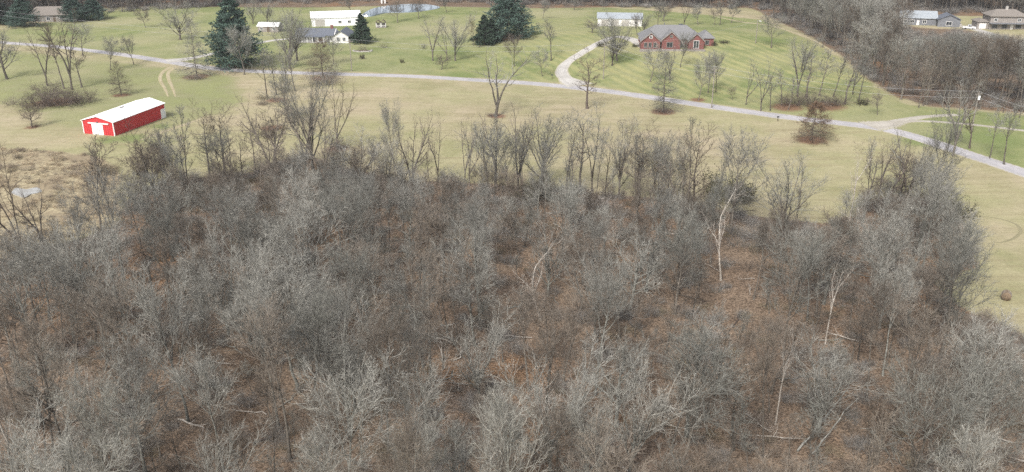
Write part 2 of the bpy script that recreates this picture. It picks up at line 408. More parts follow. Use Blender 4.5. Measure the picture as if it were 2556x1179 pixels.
def build_ground():
    xs = axis(-300, 300, 1.6, 3600); ys = axis(15, 560, 1.6, 3600)
    X, Y = np.meshgrid(xs, ys)
    Z = terrain(X, Y)
    V = np.stack([X, Y, Z], -1).reshape(-1, 3)
    ny, nx = X.shape; idx = np.arange(nx * ny).reshape(ny, nx)
    F = np.stack([idx[:-1, :-1], idx[:-1, 1:], idx[1:, 1:], idx[1:, :-1]], -1).reshape(-1, 4)
    me = new_mesh("ground", V, F, ground_mat(), True)
    def blur(a, n=2):
        a = a.astype(float)
        for _ in range(n):
            a[1:-1, 1:-1] = (a[1:-1, 1:-1] * 2 + a[:-2, 1:-1] + a[2:, 1:-1] + a[1:-1, :-2] + a[1:-1, 2:]) / 6
        return a
    c = np.zeros((ny, nx, 4)); d = np.zeros((ny, nx, 4)); c[..., 3] = d[..., 3] = 1
    w_ = inside(poly_w(WOOD), X, Y) | inside(poly_w(FARWOOD), X, Y) | inside(poly_w(SLOPE), X, Y) | (Y > 455)
    c[..., 0] = np.where(Y > 225, blur(w_, 14), blur(w_))
    c[..., 1] = blur(inside(poly_w(LAWN), X, Y), 3) + 0.62 * blur(inside(poly_w(LAWN2), X, Y), 8)
    c[..., 2] = blur(inside(poly_w(WEEDS), X, Y))
    for px, py, r in RINGS:
        p = at(px, py); q = np.hypot(X - p[0], Y - p[1])
        d[..., 0] = np.maximum(d[..., 0], np.clip(1.25 - q / r, 0, 1))
    for px, py, r in [(330, 345, 7), (270, 350, 7), (400, 315, 5), (2470, 345, 12), (1330, 85, 9), (1150, 190, 10), (2300, 350, 10), (1560, 145, 11), (1920, 100, 14)]:  # greener grass; patch at the barn's right side also paints its faint shadow
        p = at(px, py); q = np.hypot(X - p[0], Y - p[1])
        d[..., 1] = np.maximum(d[..., 1], np.clip(1.1 - q / r, 0, 1))
    p = at(1850, 150); q = np.hypot((X - p[0]) / 1.6, Y - p[1]); d[..., 2] = np.clip(1.4 - q / 50, 0, 0.75)
    p = at(1420, 70); q = np.hypot(X - p[0], Y - p[1]); d[..., 2] = np.maximum(d[..., 2], np.clip(1.2 - q / 50, 0, 0.6))
    for nm, a in (("cover", c), ("cover_more", d)):
        at_ = me.color_attributes.new(nm, 'FLOAT_COLOR', 'POINT')
        at_.data.foreach_set("color", a.reshape(-1).astype(np.float32))
    tag(link("ground", me), "rolling winter ground of tan field, green lawn and leaf litter", "ground", kind="structure")
build_ground()

def spline(pts, step=1.5):
    P = np.array(pts, float); P = np.vstack([2 * P[0] - P[1], P, 2 * P[-1] - P[-2]])
    out = []
    for i in range(1, len(P) - 2):
        n = max(2, int(np.linalg.norm(P[i + 1] - P[i]) / step))
        for t in np.arange(n) / n:
            out.append(0.5 * (2 * P[i] + (P[i + 1] - P[i - 1]) * t + (2 * P[i - 1] - 5 * P[i] + 4 * P[i + 1] - P[i + 2]) * t * t + (3 * P[i] - P[i - 1] - 3 * P[i + 1] + P[i + 2]) * t ** 3))
    out.append(P[-2]); return np.array(out)

def strip(name, pix, width, mat, label, cat, lift=0.03, widths=None):
    C = spline([at(*p)[:2] for p in pix])
    T = np.gradient(C, axis=0); T /= np.linalg.norm(T, axis=1, keepdims=True); Nn = np.stack([-T[:, 1], T[:, 0]], 1)
    w = np.full(len(C), width, float)
    if widths is not None: w = np.interp(np.linspace(0, 1, len(C)), np.linspace(0, 1, len(widths)), widths)
    w = w * (1 + 0.05 * np.sin(np.arange(len(C)) * 0.7) * np.sin(np.arange(len(C)) * 0.23))
    off = np.linspace(-0.5, 0.5, 9)
    G = C[:, None] + Nn[:, None] * (off[None, :, None] * w[:, None, None])
    Z = terrain(G[..., 0], G[..., 1]) + lift
    Z[:, 0] -= lift + 0.02; Z[:, -1] -= lift + 0.02
    V = np.concatenate([G, Z[..., None]], -1).reshape(-1, 3)
    n = len(C); idx = np.arange(n * 9).reshape(n, 9)
    F = np.stack([idx[:-1, 1:], idx[:-1, :-1], idx[1:, :-1], idx[1:, 1:]], -1).reshape(-1, 4)
    me = new_mesh(name, V, F, mat, True)
    a = me.attributes.new("across", 'FLOAT', 'POINT'); a.data.foreach_set("value", np.tile(np.abs(off) * 2, n).astype(np.float32))
    return tag(link(name, me), label, cat, kind="structure")

ROAD = [(-350, 88), (0, 106), (140, 117), (300, 136), (430, 156), (540, 172), (700, 181), (870, 186), (1030, 191), (1200, 201), (1330, 209), (1480, 224), (1600, 240), (1700, 255), (1850, 277), (1990, 296), (2100, 308), (2200, 321), (2300, 347), (2430, 390), (2556, 432), (2900, 560)]
strip("road", ROAD, 5.6, M['asphalt'], "pale grey country road winding across the whole scene", "road")
strip("driveway", [(415, 153), (470, 147), (545, 131), (640, 109), (700, 99), (760, 97)], 3.6, M['concrete'], "pale driveway from the road to the white ranch house", "driveway", 0.045, [9, 4.5, 3.4, 3.4, 3.4, 4])
strip("driveway", [(1448, 214), (1418, 200), (1402, 182), (1412, 160), (1448, 135), (1500, 106), (1540, 92), (1580, 100), (1610, 118)], 4, M['concrete'], "curving pale driveway climbing to the brick house", "driveway", 0.045, [11, 5.5, 4.4, 4.2, 4.2, 4.4, 4.2, 5.0, 5.0])
strip("driveway", [(2170, 316), (2225, 309), (2270, 298), (2320, 291), (2390, 287)], 4, M['gravel'], "gravel drive forking off beside the right road bend", "driveway", 0.045, [12, 7, 4, 3.2, 3])
strip("path", [(2230, 308), (2300, 303), (2400, 309), (2500, 320), (2600, 332)], 2.4, M['gravel'], "pale gravel lane running along the right lawn", "path", 0.05)
for a, lab in ((0, "left wheel rut of the dirt track beside the barn"), (22, "right wheel rut of the dirt track beside the barn")):
    strip("dirt_track", [(425 + a * .6, 168), (405 + a * .7, 182), (400 + a, 200), (412 + a * .9, 222), (420 + a * .8, 242)], 1.1, M['rut'], lab, "track", 0.03, [2.2, 1.4, 1.3, 1.1, 0.4])
strip("path", [(350, 350), (400, 332), (460, 312), (522, 290)], 1.7, M['rut'], "worn diagonal tan path in the grass by the red barn", "path", 0.03, [0.5, 1.8, 1.8, 0.6])
strip("tyre_track", [(2405, 545), (2440, 541), (2490, 546), (2535, 560), (2548, 578), (2530, 596), (2500, 606), (2470, 607)], 0.8, M['rut_dark'], "curved dark tyre loop pressed into the tan field", "track", 0.03, [0.3, 0.5, 0.6, 0.8, 0.9, 0.8, 0.6, 0.3])
strip("path", [(1780, 40), (1850, 55), (1930, 66), (2010, 92), (2080, 130)], 2.2, M['rut'], "tan lane along the crest behind the brick house", "path", 0.03, [1.2, 2.6, 2.4, 2, 0.8])
strip("driveway", [(2400, 66), (2440, 75), (2500, 95), (2570, 118), (2700, 140)], 5, M['concrete'], "pale drive in front of the far right houses", "driveway", 0.045)

M['wet'] = plain("pool with painted sky grey", (0.40, 0.40, 0.385), (0.27, 0.255, 0.22), 0.25, 0.6, 0.6)  # pale grey base colour stands in for sky reflected in the pool
def pond(name, pix, label, mat='water'):
    C = spline([at(*p)[:2] for p in pix] + [at(*pix[0])[:2]], 1.0)
    z = min(float(terrain(p[0], p[1])) for p in C); zmax = max(float(terrain(p[0], p[1])) for p in C)
    z = zmax + 0.05
    c = C.mean(0); n = len(C)
    V = np.vstack([np.c_[C, np.full(n, z)], np.c_[C + (C - c) * 0.03, np.full(n, z - 1.2)]])
    F = [tuple(range(n))] + [(i, i + n, (i + 1) % n + n, (i + 1) % n) for i in range(n)]
    me = new_mesh(name, V, F, M[mat])
    tag(link(name, me), label, "water", kind="structure")
pond("pond", [(900, 42), (925, 26), (960, 16), (1010, 11), (1065, 12), (1098, 20), (1050, 29), (1005, 32), (965, 33), (930, 41)], "pale blue pond shining behind the white outbuilding")
pond("water", [(28, 484), (40, 470), (66, 474), (92, 468), (104, 480), (78, 486), (62, 496), (44, 490)], "small pale pool glinting among the dead weeds", 'wet')

# ------------------------------------------------------------------ trees: growth
def perp(T):
    ref = np.where(np.abs(T[:, 2:3]) < 0.85, np.array([[0, 0, 1.0]]), np.array([[1.0, 0, 0]]))
    A = np.cross(T, ref); A /= np.linalg.norm(A, axis=1, keepdims=True) + 1e-9
    return A, np.cross(T, A)

def march(p0, d0, L, k, up, wob, rng, sag=0.0):
    n = len(p0); P = np.zeros((n, k, 3)); P[:, 0] = p0; d = d0.copy()
    st = (L / (k - 1))[:, None]
    for i in range(1, k):
        d = d + np.array([0, 0, 1.0]) * ((up - sag * i / k) / (k - 1)) + rng.normal(0, wob, (n, 3))
        d /= np.linalg.norm(d, axis=1, keepdims=True) + 1e-9
        P[:, i] = P[:, i - 1] + d * st
    return P

def spawn(P, R, rng, n, t0, t1, ang, asd, lr, k, rr, up, wob, shape=None, sag=0.0, tip=0.25, rmin=0.005, flat=0.0):
    m, kp, _ = P.shape
    Lp = np.linalg.norm(np.diff(P, axis=1), axis=2).sum(1)
    pi = np.repeat(np.arange(m), n); j = np.tile(np.arange(n), m)
    t = t0 + (t1 - t0) * (j + rng.uniform(0, 1, m * n)) / n
    u = t * (kp - 1); i0 = np.clip(u.astype(int), 0, kp - 2); fr = (u - i0)[:, None]
    pos = P[pi, i0] * (1 - fr) + P[pi, i0 + 1] * fr
    r = R[pi, i0] * (1 - fr[:, 0]) + R[pi, i0 + 1] * fr[:, 0]
    T = P[pi, i0 + 1] - P[pi, i0]; T /= np.linalg.norm(T, axis=1, keepdims=True) + 1e-9
    A, B = perp(T)
    phi = j * 2.39996 + np.repeat(rng.uniform(0, 6.28, m), n) + rng.normal(0, 0.5, m * n)
    a = np.radians(rng.normal(ang, asd, m * n))[:, None]
    side = np.cos(phi)[:, None] * A + np.sin(phi)[:, None] * B
    D = np.cos(a) * T + np.sin(a) * side
    if flat: D[:, 2] *= 1 - flat
    D /= np.linalg.norm(D, axis=1, keepdims=True)
    L = Lp[pi] * lr * rng.uniform(0.65, 1.25, m * n)
    if shape is not None: L = L * shape((t - t0) / max(t1 - t0, 1e-6))
    Q = march(pos, D, L, k, up, wob, rng, sag)
    r0 = np.maximum(np.minimum(r * rr * rng.uniform(0.8, 1.15, m * n), r * 0.95), rmin)
    S = r0[:, None] * np.linspace(1, tip, k)[None]
    return Q, np.maximum(S, rmin * 0.6)

def trunk_line(rng, H, r0, k=9, wob=0.03, lean=(0, 0), up=0.1, tip=0.3):
    d = np.array([[lean[0], lean[1], 1.0]]); d /= np.linalg.norm(d)
    P = march(np.zeros((1, 3)), d, np.array([H]), k, up, wob, rng)
    P[:, 0, 2] -= 0.25
    s = np.linspace(1, tip, k); s[0] *= 1.45
    return P, r0 * s[None]

class Proto:
    def __init__(s, name, trunk, crown, extra=None, H=None, W=None, bark='bark_grey'):
        s.name = name; s.bark = bark
        tv, tf = merge(trunk); cv, cf = merge(crown)
        s.H = H or float(max(tv[:, 2].max(), cv[:, 2].max()))
        rr = np.hypot(cv[:, 0], cv[:, 1]); s.W = W or 2 * float(np.quantile(rr, 0.96))
        s.trunk = new_mesh("trunk", tv, tf, M[bark], True); s.crown = new_mesh("crown", cv, cf, M[bark], False)
        s.extra = None
        if extra is not None:
            ev, ef, em = extra; s.extra = new_mesh("leaves", ev, ef, M[em], False)
        s.parts = (tv, tf, cv, cf, extra)

def split_levels(levels, sides, ntrunk=2):
    parts = [tubes(P, R, sd) for (P, R), sd in zip(levels, sides)]
    return parts[:ntrunk], parts[ntrunk:]

def proto_crown(seed, H=15, kind='oval', bark='bark_grey', dens=1.0, r0=0.22, twig=0.017):
    rng = np.random.default_rng(seed)
    if kind == 'vase':       # many steep leaders from low on the trunk, fan of fine twigs
        P0, R0 = trunk_line(rng, H * 0.36, r0, 6, 0.03, rng.normal(0, 0.05, 2), tip=0.75)
        P1, R1 = spawn(P0, R0, rng, 10, 0.3, 1.0, 31, 9, 1.62, 11, 0.6, 0.55, 0.045, lambda t: 0.75 + 0.32 * t, tip=0.12)
        a2, l2, n2, t2 = 28, 0.36, 11, 0.25
    elif kind == 'oval':     # tall stem with ascending limbs
        P0, R0 = trunk_line(rng, H * 0.92, r0, 12, 0.05, rng.normal(0, 0.05, 2), tip=0.1)
        P1, R1 = spawn(P0, R0, rng, 18, 0.32, 0.97, 44, 10, 0.42, 9, 0.6, 0.6, 0.08, lambda t: 0.6 + 0.6 * np.sin(np.pi * (0.15 + 0.75 * t)), tip=0.16)
        a2, l2, n2, t2 = 36, 0.42, 10, 0.25
    elif kind == 'forest':   # long bare bole, crown on the upper half
        P0, R0 = trunk_line(rng, H * 0.86, r0, 12, 0.055, rng.normal(0, 0.08, 2), tip=0.2)
        P1, R1 = spawn(P0, R0, rng, 13, 0.5, 0.99, 42, 10, 0.38, 9, 0.66, 0.6, 0.09, lambda t: 1.15 - 0.5 * t, tip=0.16)
        a2, l2, n2, t2 = 38, 0.45, 10, 0.25
    elif kind == 'spread':   # wide oak
        P0, R0 = trunk_line(rng, H * 0.55, r0 * 1.15, 9, 0.05, rng.normal(0, 0.04, 2), tip=0.5)
        P1, R1 = spawn(P0, R0, rng, 14, 0.32, 1.0, 52, 11, 0.92, 11, 0.55, 0.7, 0.11, lambda t: 0.95 - 0.2 * t, tip=0.13)
        a2, l2, n2, t2 = 42, 0.34, 12, 0.25
    elif kind == 'fork':     # two or three heavy crooked stems
        P0, R0 = trunk_line(rng, H * 0.2, r0 * 1.15, 5, 0.03, rng.normal(0, 0.05, 2), tip=0.9)
        P1, R1 = spawn(P0, R0, rng, 3, 0.5, 1.0, 21, 6, 3.9, 13, 0.8, 0.3, 0.085, tip=0.1)
        a2, l2, n2, t2 = 46, 0.27, 15, 0.3
    elif kind == 'slim':
        P0, R0 = trunk_line(rng, H * 0.95, r0 * 0.7, 12, 0.065, rng.normal(0, 0.07, 2), tip=0.12)
        P1, R1 = spawn(P0, R0, rng, 15, 0.38, 0.98, 38, 12, 0.26, 8, 0.5, 0.5, 0.11, lambda t: 1.1 - 0.5 * t, tip=0.2)
        a2, l2, n2, t2 = 40, 0.45, 8, 0.25
    elif kind == 'bole':     # crooked vine-hung stem with short limbs
        P0, R0 = trunk_line(rng, H * 0.93, r0 * 1.1, 14, 0.09, rng.normal(0, 0.05, 2), tip=0.2)
        P1, R1 = spawn(P0, R0, rng, 20, 0.3, 0.99, 58, 14, 0.24, 8, 0.5, 0.6, 0.16, lambda t: 0.8 + 0.5 * t, tip=0.2)
        a2, l2, n2, t2 = 48, 0.42, 8, 0.25
    sparse = kind in ('fork', 'bole', 'slim')
    if sparse: n2 = int(n2 * 0.8); P1, R1 = P1, R1 * 1.15
    lv = [(P0, R0), (P1, R1)]
    P2, R2 = spawn(P1, R1, rng, n2, t2, 1.0, a2, 12, l2, 6, 0.66, 0.35, 0.10, lambda t: 1.15 - 0.6 * t, tip=0.3, rmin=twig * 1.7)
    P3, R3 = spawn(P2, R2, rng, 4 if sparse else 5, 0.22, 1.0, 38, 14, 0.54, 4, 0.6, 0.2, 0.13, lambda t: 1.1 - 0.45 * t, tip=0.4, rmin=twig * 1.15)
    n4 = 2 if sparse else max(2, int(round(3.5 * dens)))
    P4, R4 = spawn(P3, R3, rng, n4, 0.2, 1.0, 36, 15, 0.66, 3, 0.6, 0.15, 0.16, tip=0.5, rmin=twig * 0.68)
    lv += [(P2, R2), (P3, R3), (P4, R4)]
    tr, cr = split_levels(lv, [7, 5, 4, 3, 3, 3])
    return Proto("bare_tree", tr, cr, bark=bark)

def proto_pinoak(seed, H=13, bark='bark_brown', leaf=0):
    rng = np.random.default_rng(seed)
    P0, R0 = trunk_line(rng, H * 0.98, 0.22, 12, 0.018, tip=0.06)
    shp = lambda t: 1.12 * (1 - t) ** 0.75 + 0.10
    P1, R1 = spawn(P0, R0, rng, 84, 0.08, 0.97, 80, 7, 0.40, 8, 0.34, 0.0, 0.045, shp, tip=0.2)
    # lower limbs droop, upper ones rise
    t = (np.arange(84) + 0.5) / 84
    bend = ((t - 0.42) * 1.1)[:, None] * np.linspace(0, 1, 8)[None] ** 1.3 * np.linalg.norm(P1[:, -1] - P1[:, 0], axis=1)[:, None]
    P1[:, :, 2] += bend
    P1[:, :, 2] = np.maximum(P1[:, :, 2], 0.5)
    P2, R2 = spawn(P1, R1, rng, 11, 0.2, 1.0, 45, 12, 0.36, 5, 0.5, 0.05, 0.09, lambda t: 1.15 - 0.6 * t, tip=0.3, rmin=0.011, flat=0.35)
    P3, R3 = spawn(P2, R2, rng, 6, 0.2, 1.0, 42, 14, 0.55, 3, 0.6, 0.0, 0.12, tip=0.5, rmin=0.01)
    tr, cr = split_levels([(P0, R0), (P1, R1), (P2, R2), (P3, R3)], [7, 4, 3, 3])
    ex = None
    if leaf:
        sel = rng.uniform(0, 1, len(P3)) < leaf
        tips = P3[sel].reshape(-1, 3)
        ex = leaf_quads(tips + rng.normal(0, 0.08, tips.shape), rng, 0.17) + ('leaf_rust',)
    return Proto("pin_oak", tr, cr, ex, bark=bark)

def leaf_quads(C, rng, size, aspect=0.6, D=None):
    n = len(C)
    if D is None: D = rng.normal(0, 1, (n, 3))
    D = D / (np.linalg.norm(D, axis=1, keepdims=True) + 1e-9)
    A, B = perp(D); ph = rng.uniform(0, 6.28, n)[:, None]
    S = np.cos(ph) * A + np.sin(ph) * B
    s = (size * rng.uniform(0.7, 1.3, n))[:, None]
    V = np.stack([C - D * s * 0.5, C + S * s * aspect * 0.5, C + D * s * 0.5, C - S * s * aspect * 0.5], 1).reshape(-1, 3)
    F = np.arange(n * 4).reshape(n, 4)
    return V, F

def proto_conifer(seed, H=20, W=11, needle='needle_blue', kind='pine'):
    rng = np.random.default_rng(seed)
    P0, R0 = trunk_line(rng, H * 0.985, 0.32, 12, 0.012, tip=0.05)
    nb = 150 if kind == 'pine' else 130
    base = 0.045 if kind == 'pine' else 0.05
    ex = 0.78 if kind == 'pine' else 0.85
    shp = lambda t: (1 - t) ** ex * (0.8 + 0.25 * np.sin(t * 23) ** 2) + 0.06
    P1, R1 = spawn(P0, R0, rng, nb, base, 0.985, 82, 7, W / 2 / H, 6, 0.3, 0.25, 0.04, shp, sag=0.5 if kind == 'pine' else 0.9, tip=0.2)
    P2, R2 = spawn(P1, R1, rng, 11, 0.15, 1.0, 48, 10, 0.36, 4, 0.5, 0.15, 0.08, lambda t: 1.2 - 0.7 * t, tip=0.3, rmin=0.008)
    P3, R3 = spawn(P2, R2, rng, 5, 0.2, 1.0, 45, 12, 0.55, 3, 0.6, 0.15, 0.1, tip=0.4, rmin=0.006)
    allp = []
    for P, q in ((P3, 5), (P2, 6)):
        for _ in range(q):
            t = rng.uniform(0.15, 1.0, len(P)) * (P.shape[1] - 1); i = np.minimum(t.astype(int), P.shape[1] - 2); f = (t - i)[:, None]
            c = P[np.arange(len(P)), i] * (1 - f) + P[np.arange(len(P)), i + 1] * f
            d = P[np.arange(len(P)), i + 1] - P[np.arange(len(P)), i]; d /= np.linalg.norm(d, axis=1, keepdims=True) + 1e-9
            allp.append((c + rng.normal(0, 0.05, c.shape), d + rng.normal(0, 0.55, c.shape) + np.array([0, 0, 0.15])))
    C = np.concatenate([a for a, _ in allp]); D = np.concatenate([b for _, b in allp])
    V, F = leaf_quads(C, rng, 0.5 if kind == 'pine' else 0.42, 0.34, D)
    tr, _ = split_levels([(P0, R0), (P1, R1)], [8, 4], 2)
    p = Proto("conifer", tr, [(V, F)], bark='bark_dark')
    p.crown.materials.clear(); p.crown.materials.append(M[needle])
    return p

def proto_snag(seed, H=12, bark='bark_pale'):
    rng = np.random.default_rng(seed)
    P0, R0 = trunk_line(rng, H * 0.62, 0.15, 9, 0.06, rng.normal(0, 0.07, 2), tip=0.7)
    P1, R1 = spawn(P0, R0, rng, 5, 0.45, 1.0, 25, 8, 0.7, 10, 0.7, 0.35, 0.085, lambda t: 0.6 + 0.5 * t, tip=0.2)
    P2, R2 = spawn(P1, R1, rng, 7, 0.3, 0.98, 42, 14, 0.3, 6, 0.55, 0.3, 0.15, tip=0.25, rmin=0.014)
    P3, R3 = spawn(P2, R2, rng, 4, 0.3, 1.0, 44, 15, 0.45, 4, 0.6, 0.1, 0.17, tip=0.4, rmin=0.011)
    tr, cr = split_levels([(P0, R0), (P1, R1), (P2, R2), (P3, R3)], [7, 6, 4, 3])
    return Proto("dead_tree", tr, cr, bark=bark)

def proto_shrub(seed, H=3, W=4, bark='bark_brown', leaf=None, n=26, dens=6):
    rng = np.random.default_rng(seed)
    a = rng.uniform(0, 6.28, n); r = np.sqrt(rng.uniform(0, 1, n)) * W * 0.25
    base = np.stack([np.cos(a) * r, np.sin(a) * r, np.full(n, -0.1)], 1)
    d = np.stack([np.cos(a) * r / W * 3.2, np.sin(a) * r / W * 3.2, np.ones(n)], 1) + rng.normal(0, 0.25, (n, 3)); d /= np.linalg.norm(d, axis=1, keepdims=True)
    P0 = march(base, d, H * rng.uniform(0.6, 1.1, n), 7, -0.1, 0.12, rng, 0.5)
    R0 = 0.03 * np.linspace(1, 0.25, 7)[None].repeat(n, 0)
    P1, R1 = spawn(P0, R0, rng, dens, 0.25, 1, 42, 14, 0.45, 5, 0.6, 0.1, 0.15, sag=0.4, tip=0.3, rmin=0.008)
    P2, R2 = spawn(P1, R1, rng, 5, 0.2, 1, 42, 15, 0.5, 3, 0.6, 0.0, 0.18, tip=0.5, rmin=0.007)
    tr, cr = split_levels([(P0, R0), (P1, R1), (P2, R2)], [4, 3, 3], 1)
    ex = None
    if leaf:
        ex = leaf_quads(P2.reshape(-1, 3), rng, 0.16) + (leaf,)
    p = Proto("shrub", tr, cr, ex, bark=bark)
    return p

# ------------------------------------------------------------------ prototypes
PR = {
    'vase': [proto_crown(1, 15, 'vase', 'bark_ash', 1.0), proto_crown(2, 15, 'vase', 'bark_grey', 1.0), proto_crown(31, 16, 'vase', 'bark_grey', 0.8)],
    'oval': [proto_crown(3, 16, 'oval', 'bark_ash', 1.0), proto_crown(4, 16, 'oval', 'bark_grey', 0.8), proto_crown(32, 15, 'oval', 'bark_grey', 1.0)],
    'forest': [proto_crown(5, 18, 'forest', 'bark_grey', 1.0), proto_crown(6, 18, 'forest', 'bark_brown', 1.0), proto_crown(33, 17, 'forest', 'bark_grey', 0.8)],
    'spread': [proto_crown(7, 13, 'spread', 'bark_ash', 0.8, 0.24), proto_crown(8, 13, 'spread', 'bark_grey', 0.8, 0.24)],
    'fork': [proto_crown(9, 15, 'fork', 'bark_grey', 0.5, 0.24), proto_crown(10, 15, 'fork', 'bark_brown', 0.5, 0.24)],
    'slim': [proto_crown(12, 13, 'slim', 'bark_brown', 0.7), proto_crown(13, 13, 'slim', 'bark_grey', 0.7)],
    'bole': [proto_crown(41, 15, 'bole', 'bark_brown', 0.5), proto_crown(42, 15, 'bole', 'bark_brown', 0.5)],
    'pinoak': [proto_pinoak(14), proto_pinoak(15)],
    'pinoak_leaf': [proto_pinoak(16, leaf=0.8)],
    'pinoak_some': [proto_pinoak(17, leaf=0.16)],
    'pine': [proto_conifer(18, 22, 14, 'needle_blue', 'pine')],
    'spruce': [proto_conifer(19, 14, 7, 'needle_dark', 'spruce')],
    'snag': [proto_snag(20), proto_snag(21), proto_snag(22)],
    'shrub': [proto_shrub(23), proto_shrub(24, 2.2, 4.5)],
    'shrub_green': [proto_shrub(25, 2.4, 3.6, 'bark_brown', 'needle_olive', 30)],
    'shrub_dense': [proto_shrub(26, 3, 5, 'bark_dark', None, 46, 8)],
}
TINT = {'ash': 'bark_ash', 'grey': 'bark_grey', 'brown': 'bark_brown', 'rose': 'bark_rose', 'dark': 'bark_dark', 'pale': 'bark_pale', 'tan': 'bark_tan', 'trunk': 'bark_trunk'}

def plant(kind, p, H, label, cat='tree', group=None, W=None, tint=None, stem=None, name='bare_tree', var=None, rot=None, rng=random):
    pr = PR[kind][var if var is not None else rng.randrange(len(PR[kind]))]
    s = H / pr.H
    sx = s if W is None else min(max(W / pr.W, s * 0.55), s * 1.9)
    root = empty(name, p, rng.uniform(0, 6.28) if rot is None else rot)
    root.scale = (sx, sx, s)
    tag(root, label, cat, group)
    shrubby = kind.startswith('shrub')
    for nm, me in (("trunk", pr.trunk), ("crown", pr.crown), ("leaves", pr.extra)):
        if me is None: continue
        part = {"trunk": "stems", "crown": "twigs"}.get(nm, nm) if shrubby else nm
        o = bpy.data.objects.new(part, me); COL.objects.link(o); o.parent = root
        mt = None
        if nm == "crown" and tint and kind not in ('pine', 'spruce'): mt = M[TINT[tint]]
        if nm == "trunk" and not shrubby and kind != 'snag': mt = M[TINT[stem]] if stem else M['bark_trunk']
        if nm == "trunk" and shrubby and tint: mt = M[TINT[tint]]
        if mt:
            o.material_slots[0].link = 'OBJECT'; o.material_slots[0].material = mt
    return root

def plant_px(kind, px, py, hpx, label, wpx=None, **kw):
    p = at(px, py)
    return plant(kind, p, height_m(p, hpx), label, W=None if wpx is None else 1.25 * wpx * px2m(p), **kw)


# ------------------------------------------------------------------ buildings
def window(parent, x, y, z, w, h, face, frame=None, muntin=True, name="window"):
    """framed window on a wall; face: '-y','+y','-x','+x' ; (x,y,z) = centre on the wall plane"""
    f = MB(); p = MB(); t = 0.14; d = 0.09
    def bx(mb, u0, u1, z0, z1, o0, o1):
        if face[1] == 'y':
            s = -1 if face[0] == '-' else 1
            a, b_ = sorted((y + s * o0, y + s * o1)); mb.box(x + u0, x + u1, a, b_, z + z0, z + z1)
        else:
            s = -1 if face[0] == '-' else 1
            a, b_ = sorted((x + s * o0, x + s * o1)); mb.box(a, b_, y + u0, y + u1, z + z0, z + z1)
    bx(f, -w / 2 - t, -w / 2, -h / 2 - t, h / 2 + t, -0.03, d); bx(f, w / 2, w / 2 + t, -h / 2 - t, h / 2 + t, -0.03, d)
    bx(f, -w / 2, w / 2, h / 2, h / 2 + t, -0.03, d); bx(f, -w / 2, w / 2, -h / 2 - t, -h / 2, -0.03, d + 0.04)
    if muntin: bx(f, -0.04, 0.04, -h / 2, h / 2, -0.03, d - 0.02)
    bx(p, -w / 2, w / 2, -h / 2, h / 2, -0.04, 0.03)
    fo = f.build(name, frame or M['white_paint'], parent); p.build("pane", M['glass'], fo)
    return fo

def door(parent, x, y, z0, w, h, face, mat=None):
    b = MB(); s = -1 if face[0] == '-' else 1
    if face[1] == 'y':
        a, c = sorted((y - s * 0.03, y + s * 0.07)); b.box(x - w / 2, x + w / 2, a, c, z0, z0 + h)
    else:
        a, c = sorted((x - s * 0.03, x + s * 0.07)); b.box(a, c, y - w / 2, y + w / 2, z0, z0 + h)
    o = b.build("door", mat or M['white_paint'], parent)
    k = MB(); hx, hy = (x + w * 0.35, y + s * 0.1) if face[1] == 'y' else (x + s * 0.1, y + w * 0.35)
    k.box(hx - 0.06, hx + 0.06, hy - 0.05, hy + 0.05, z0 + h * 0.42, z0 + h * 0.42 + 0.16); k.build("handle", M['wire'], o)
    return o

def ribs(mb, u0, u1, a0, a1, ze, zr, axis, over, th, n):
    """standing ribs running down both slopes of a gable roof"""
    m = (u0 + u1) / 2; k = (zr - ze) / (m - u0); d = over * k
    for a in np.linspace(a0 - over + 0.1, a1 + over - 0.1, n):
        for s in (-1, 1):
            ue = m + s * (m - u0 + over)
            pr = [(ue, ze - d + th - 0.005), (m, zr + th - 0.005), (m, zr + th + 0.05), (ue, ze - d + th + 0.05)]
            mb.extrude(pr, a - 0.035, a + 0.035, axis)

# --- red barn, placed on its three visible ground corners
fl, fr, br = at(210.7, 333), at(287, 340), at(414.6, 292.5)
ax = (br - fr)[:2]; Lb = float(np.linalg.norm(ax)); ax /= Lb
Wb = float(np.linalg.norm((fr - fl)[:2])); hb = 3.75; zb = min(fl[2], fr[2], br[2])
barn = empty("red_barn", (fr[0], fr[1], zb), math.atan2(ax[1], ax[0]))
tag(barn, "long red metal pole barn with white roof and white sliding door", "barn")
zr_ = hb + 1.15
r = MB(); r.gable_roof(0, Wb, 0, Lb, hb, zr_, 'x', 0.28, 0.10); ribs(r, 0, Wb, 0, Lb, hb, zr_, 'x', 0.28, 0.10, 24)
ro = r.build("roof", M['white_metal'], barn)
v = MB(); v.box(Lb * 0.42, Lb * 0.42 + 1.6, Wb / 2 - 0.22, Wb / 2 + 0.22, zr_ + 0.09, zr_ + 0.26); v.build("ridge_vent", M['stone'], ro)
for (x0, x1, y0, y1) in ((-0.05, 0.16, -0.05, 0.16), (-0.05, 0.16, Wb - 0.16, Wb + 0.05), (Lb - 0.16, Lb + 0.05, -0.05, 0.16), (Lb - 0.16, Lb + 0.05, Wb - 0.16, Wb + 0.05)):
    MB().box(x0, x1, y0, y1, -0.3, hb - 0.02).build("corner_trim", M['white_metal'], barn)
rb = MB().gable_body(0, Wb, 0, Lb, -0.4, hb, zr_, 'x')     # u = y: 0..Wb to the left of the long axis
for x in np.arange(0.6, Lb - 0.3, 0.6):
    rb.box(x - 0.03, x + 0.03, -0.035, -0.002, -0.2, hb - 0.12); rb.box(x - 0.03, x + 0.03, Wb + 0.002, Wb + 0.035, -0.2, hb - 0.12)
for y in np.arange(0.6, Wb - 0.3, 0.6):
    if abs(y - Wb * 0.52) > 1.75: rb.box(-0.035, -0.002, y - 0.03, y + 0.03, -0.2, hb - 0.12)
rb.build("wall", M['red_metal'], barn)
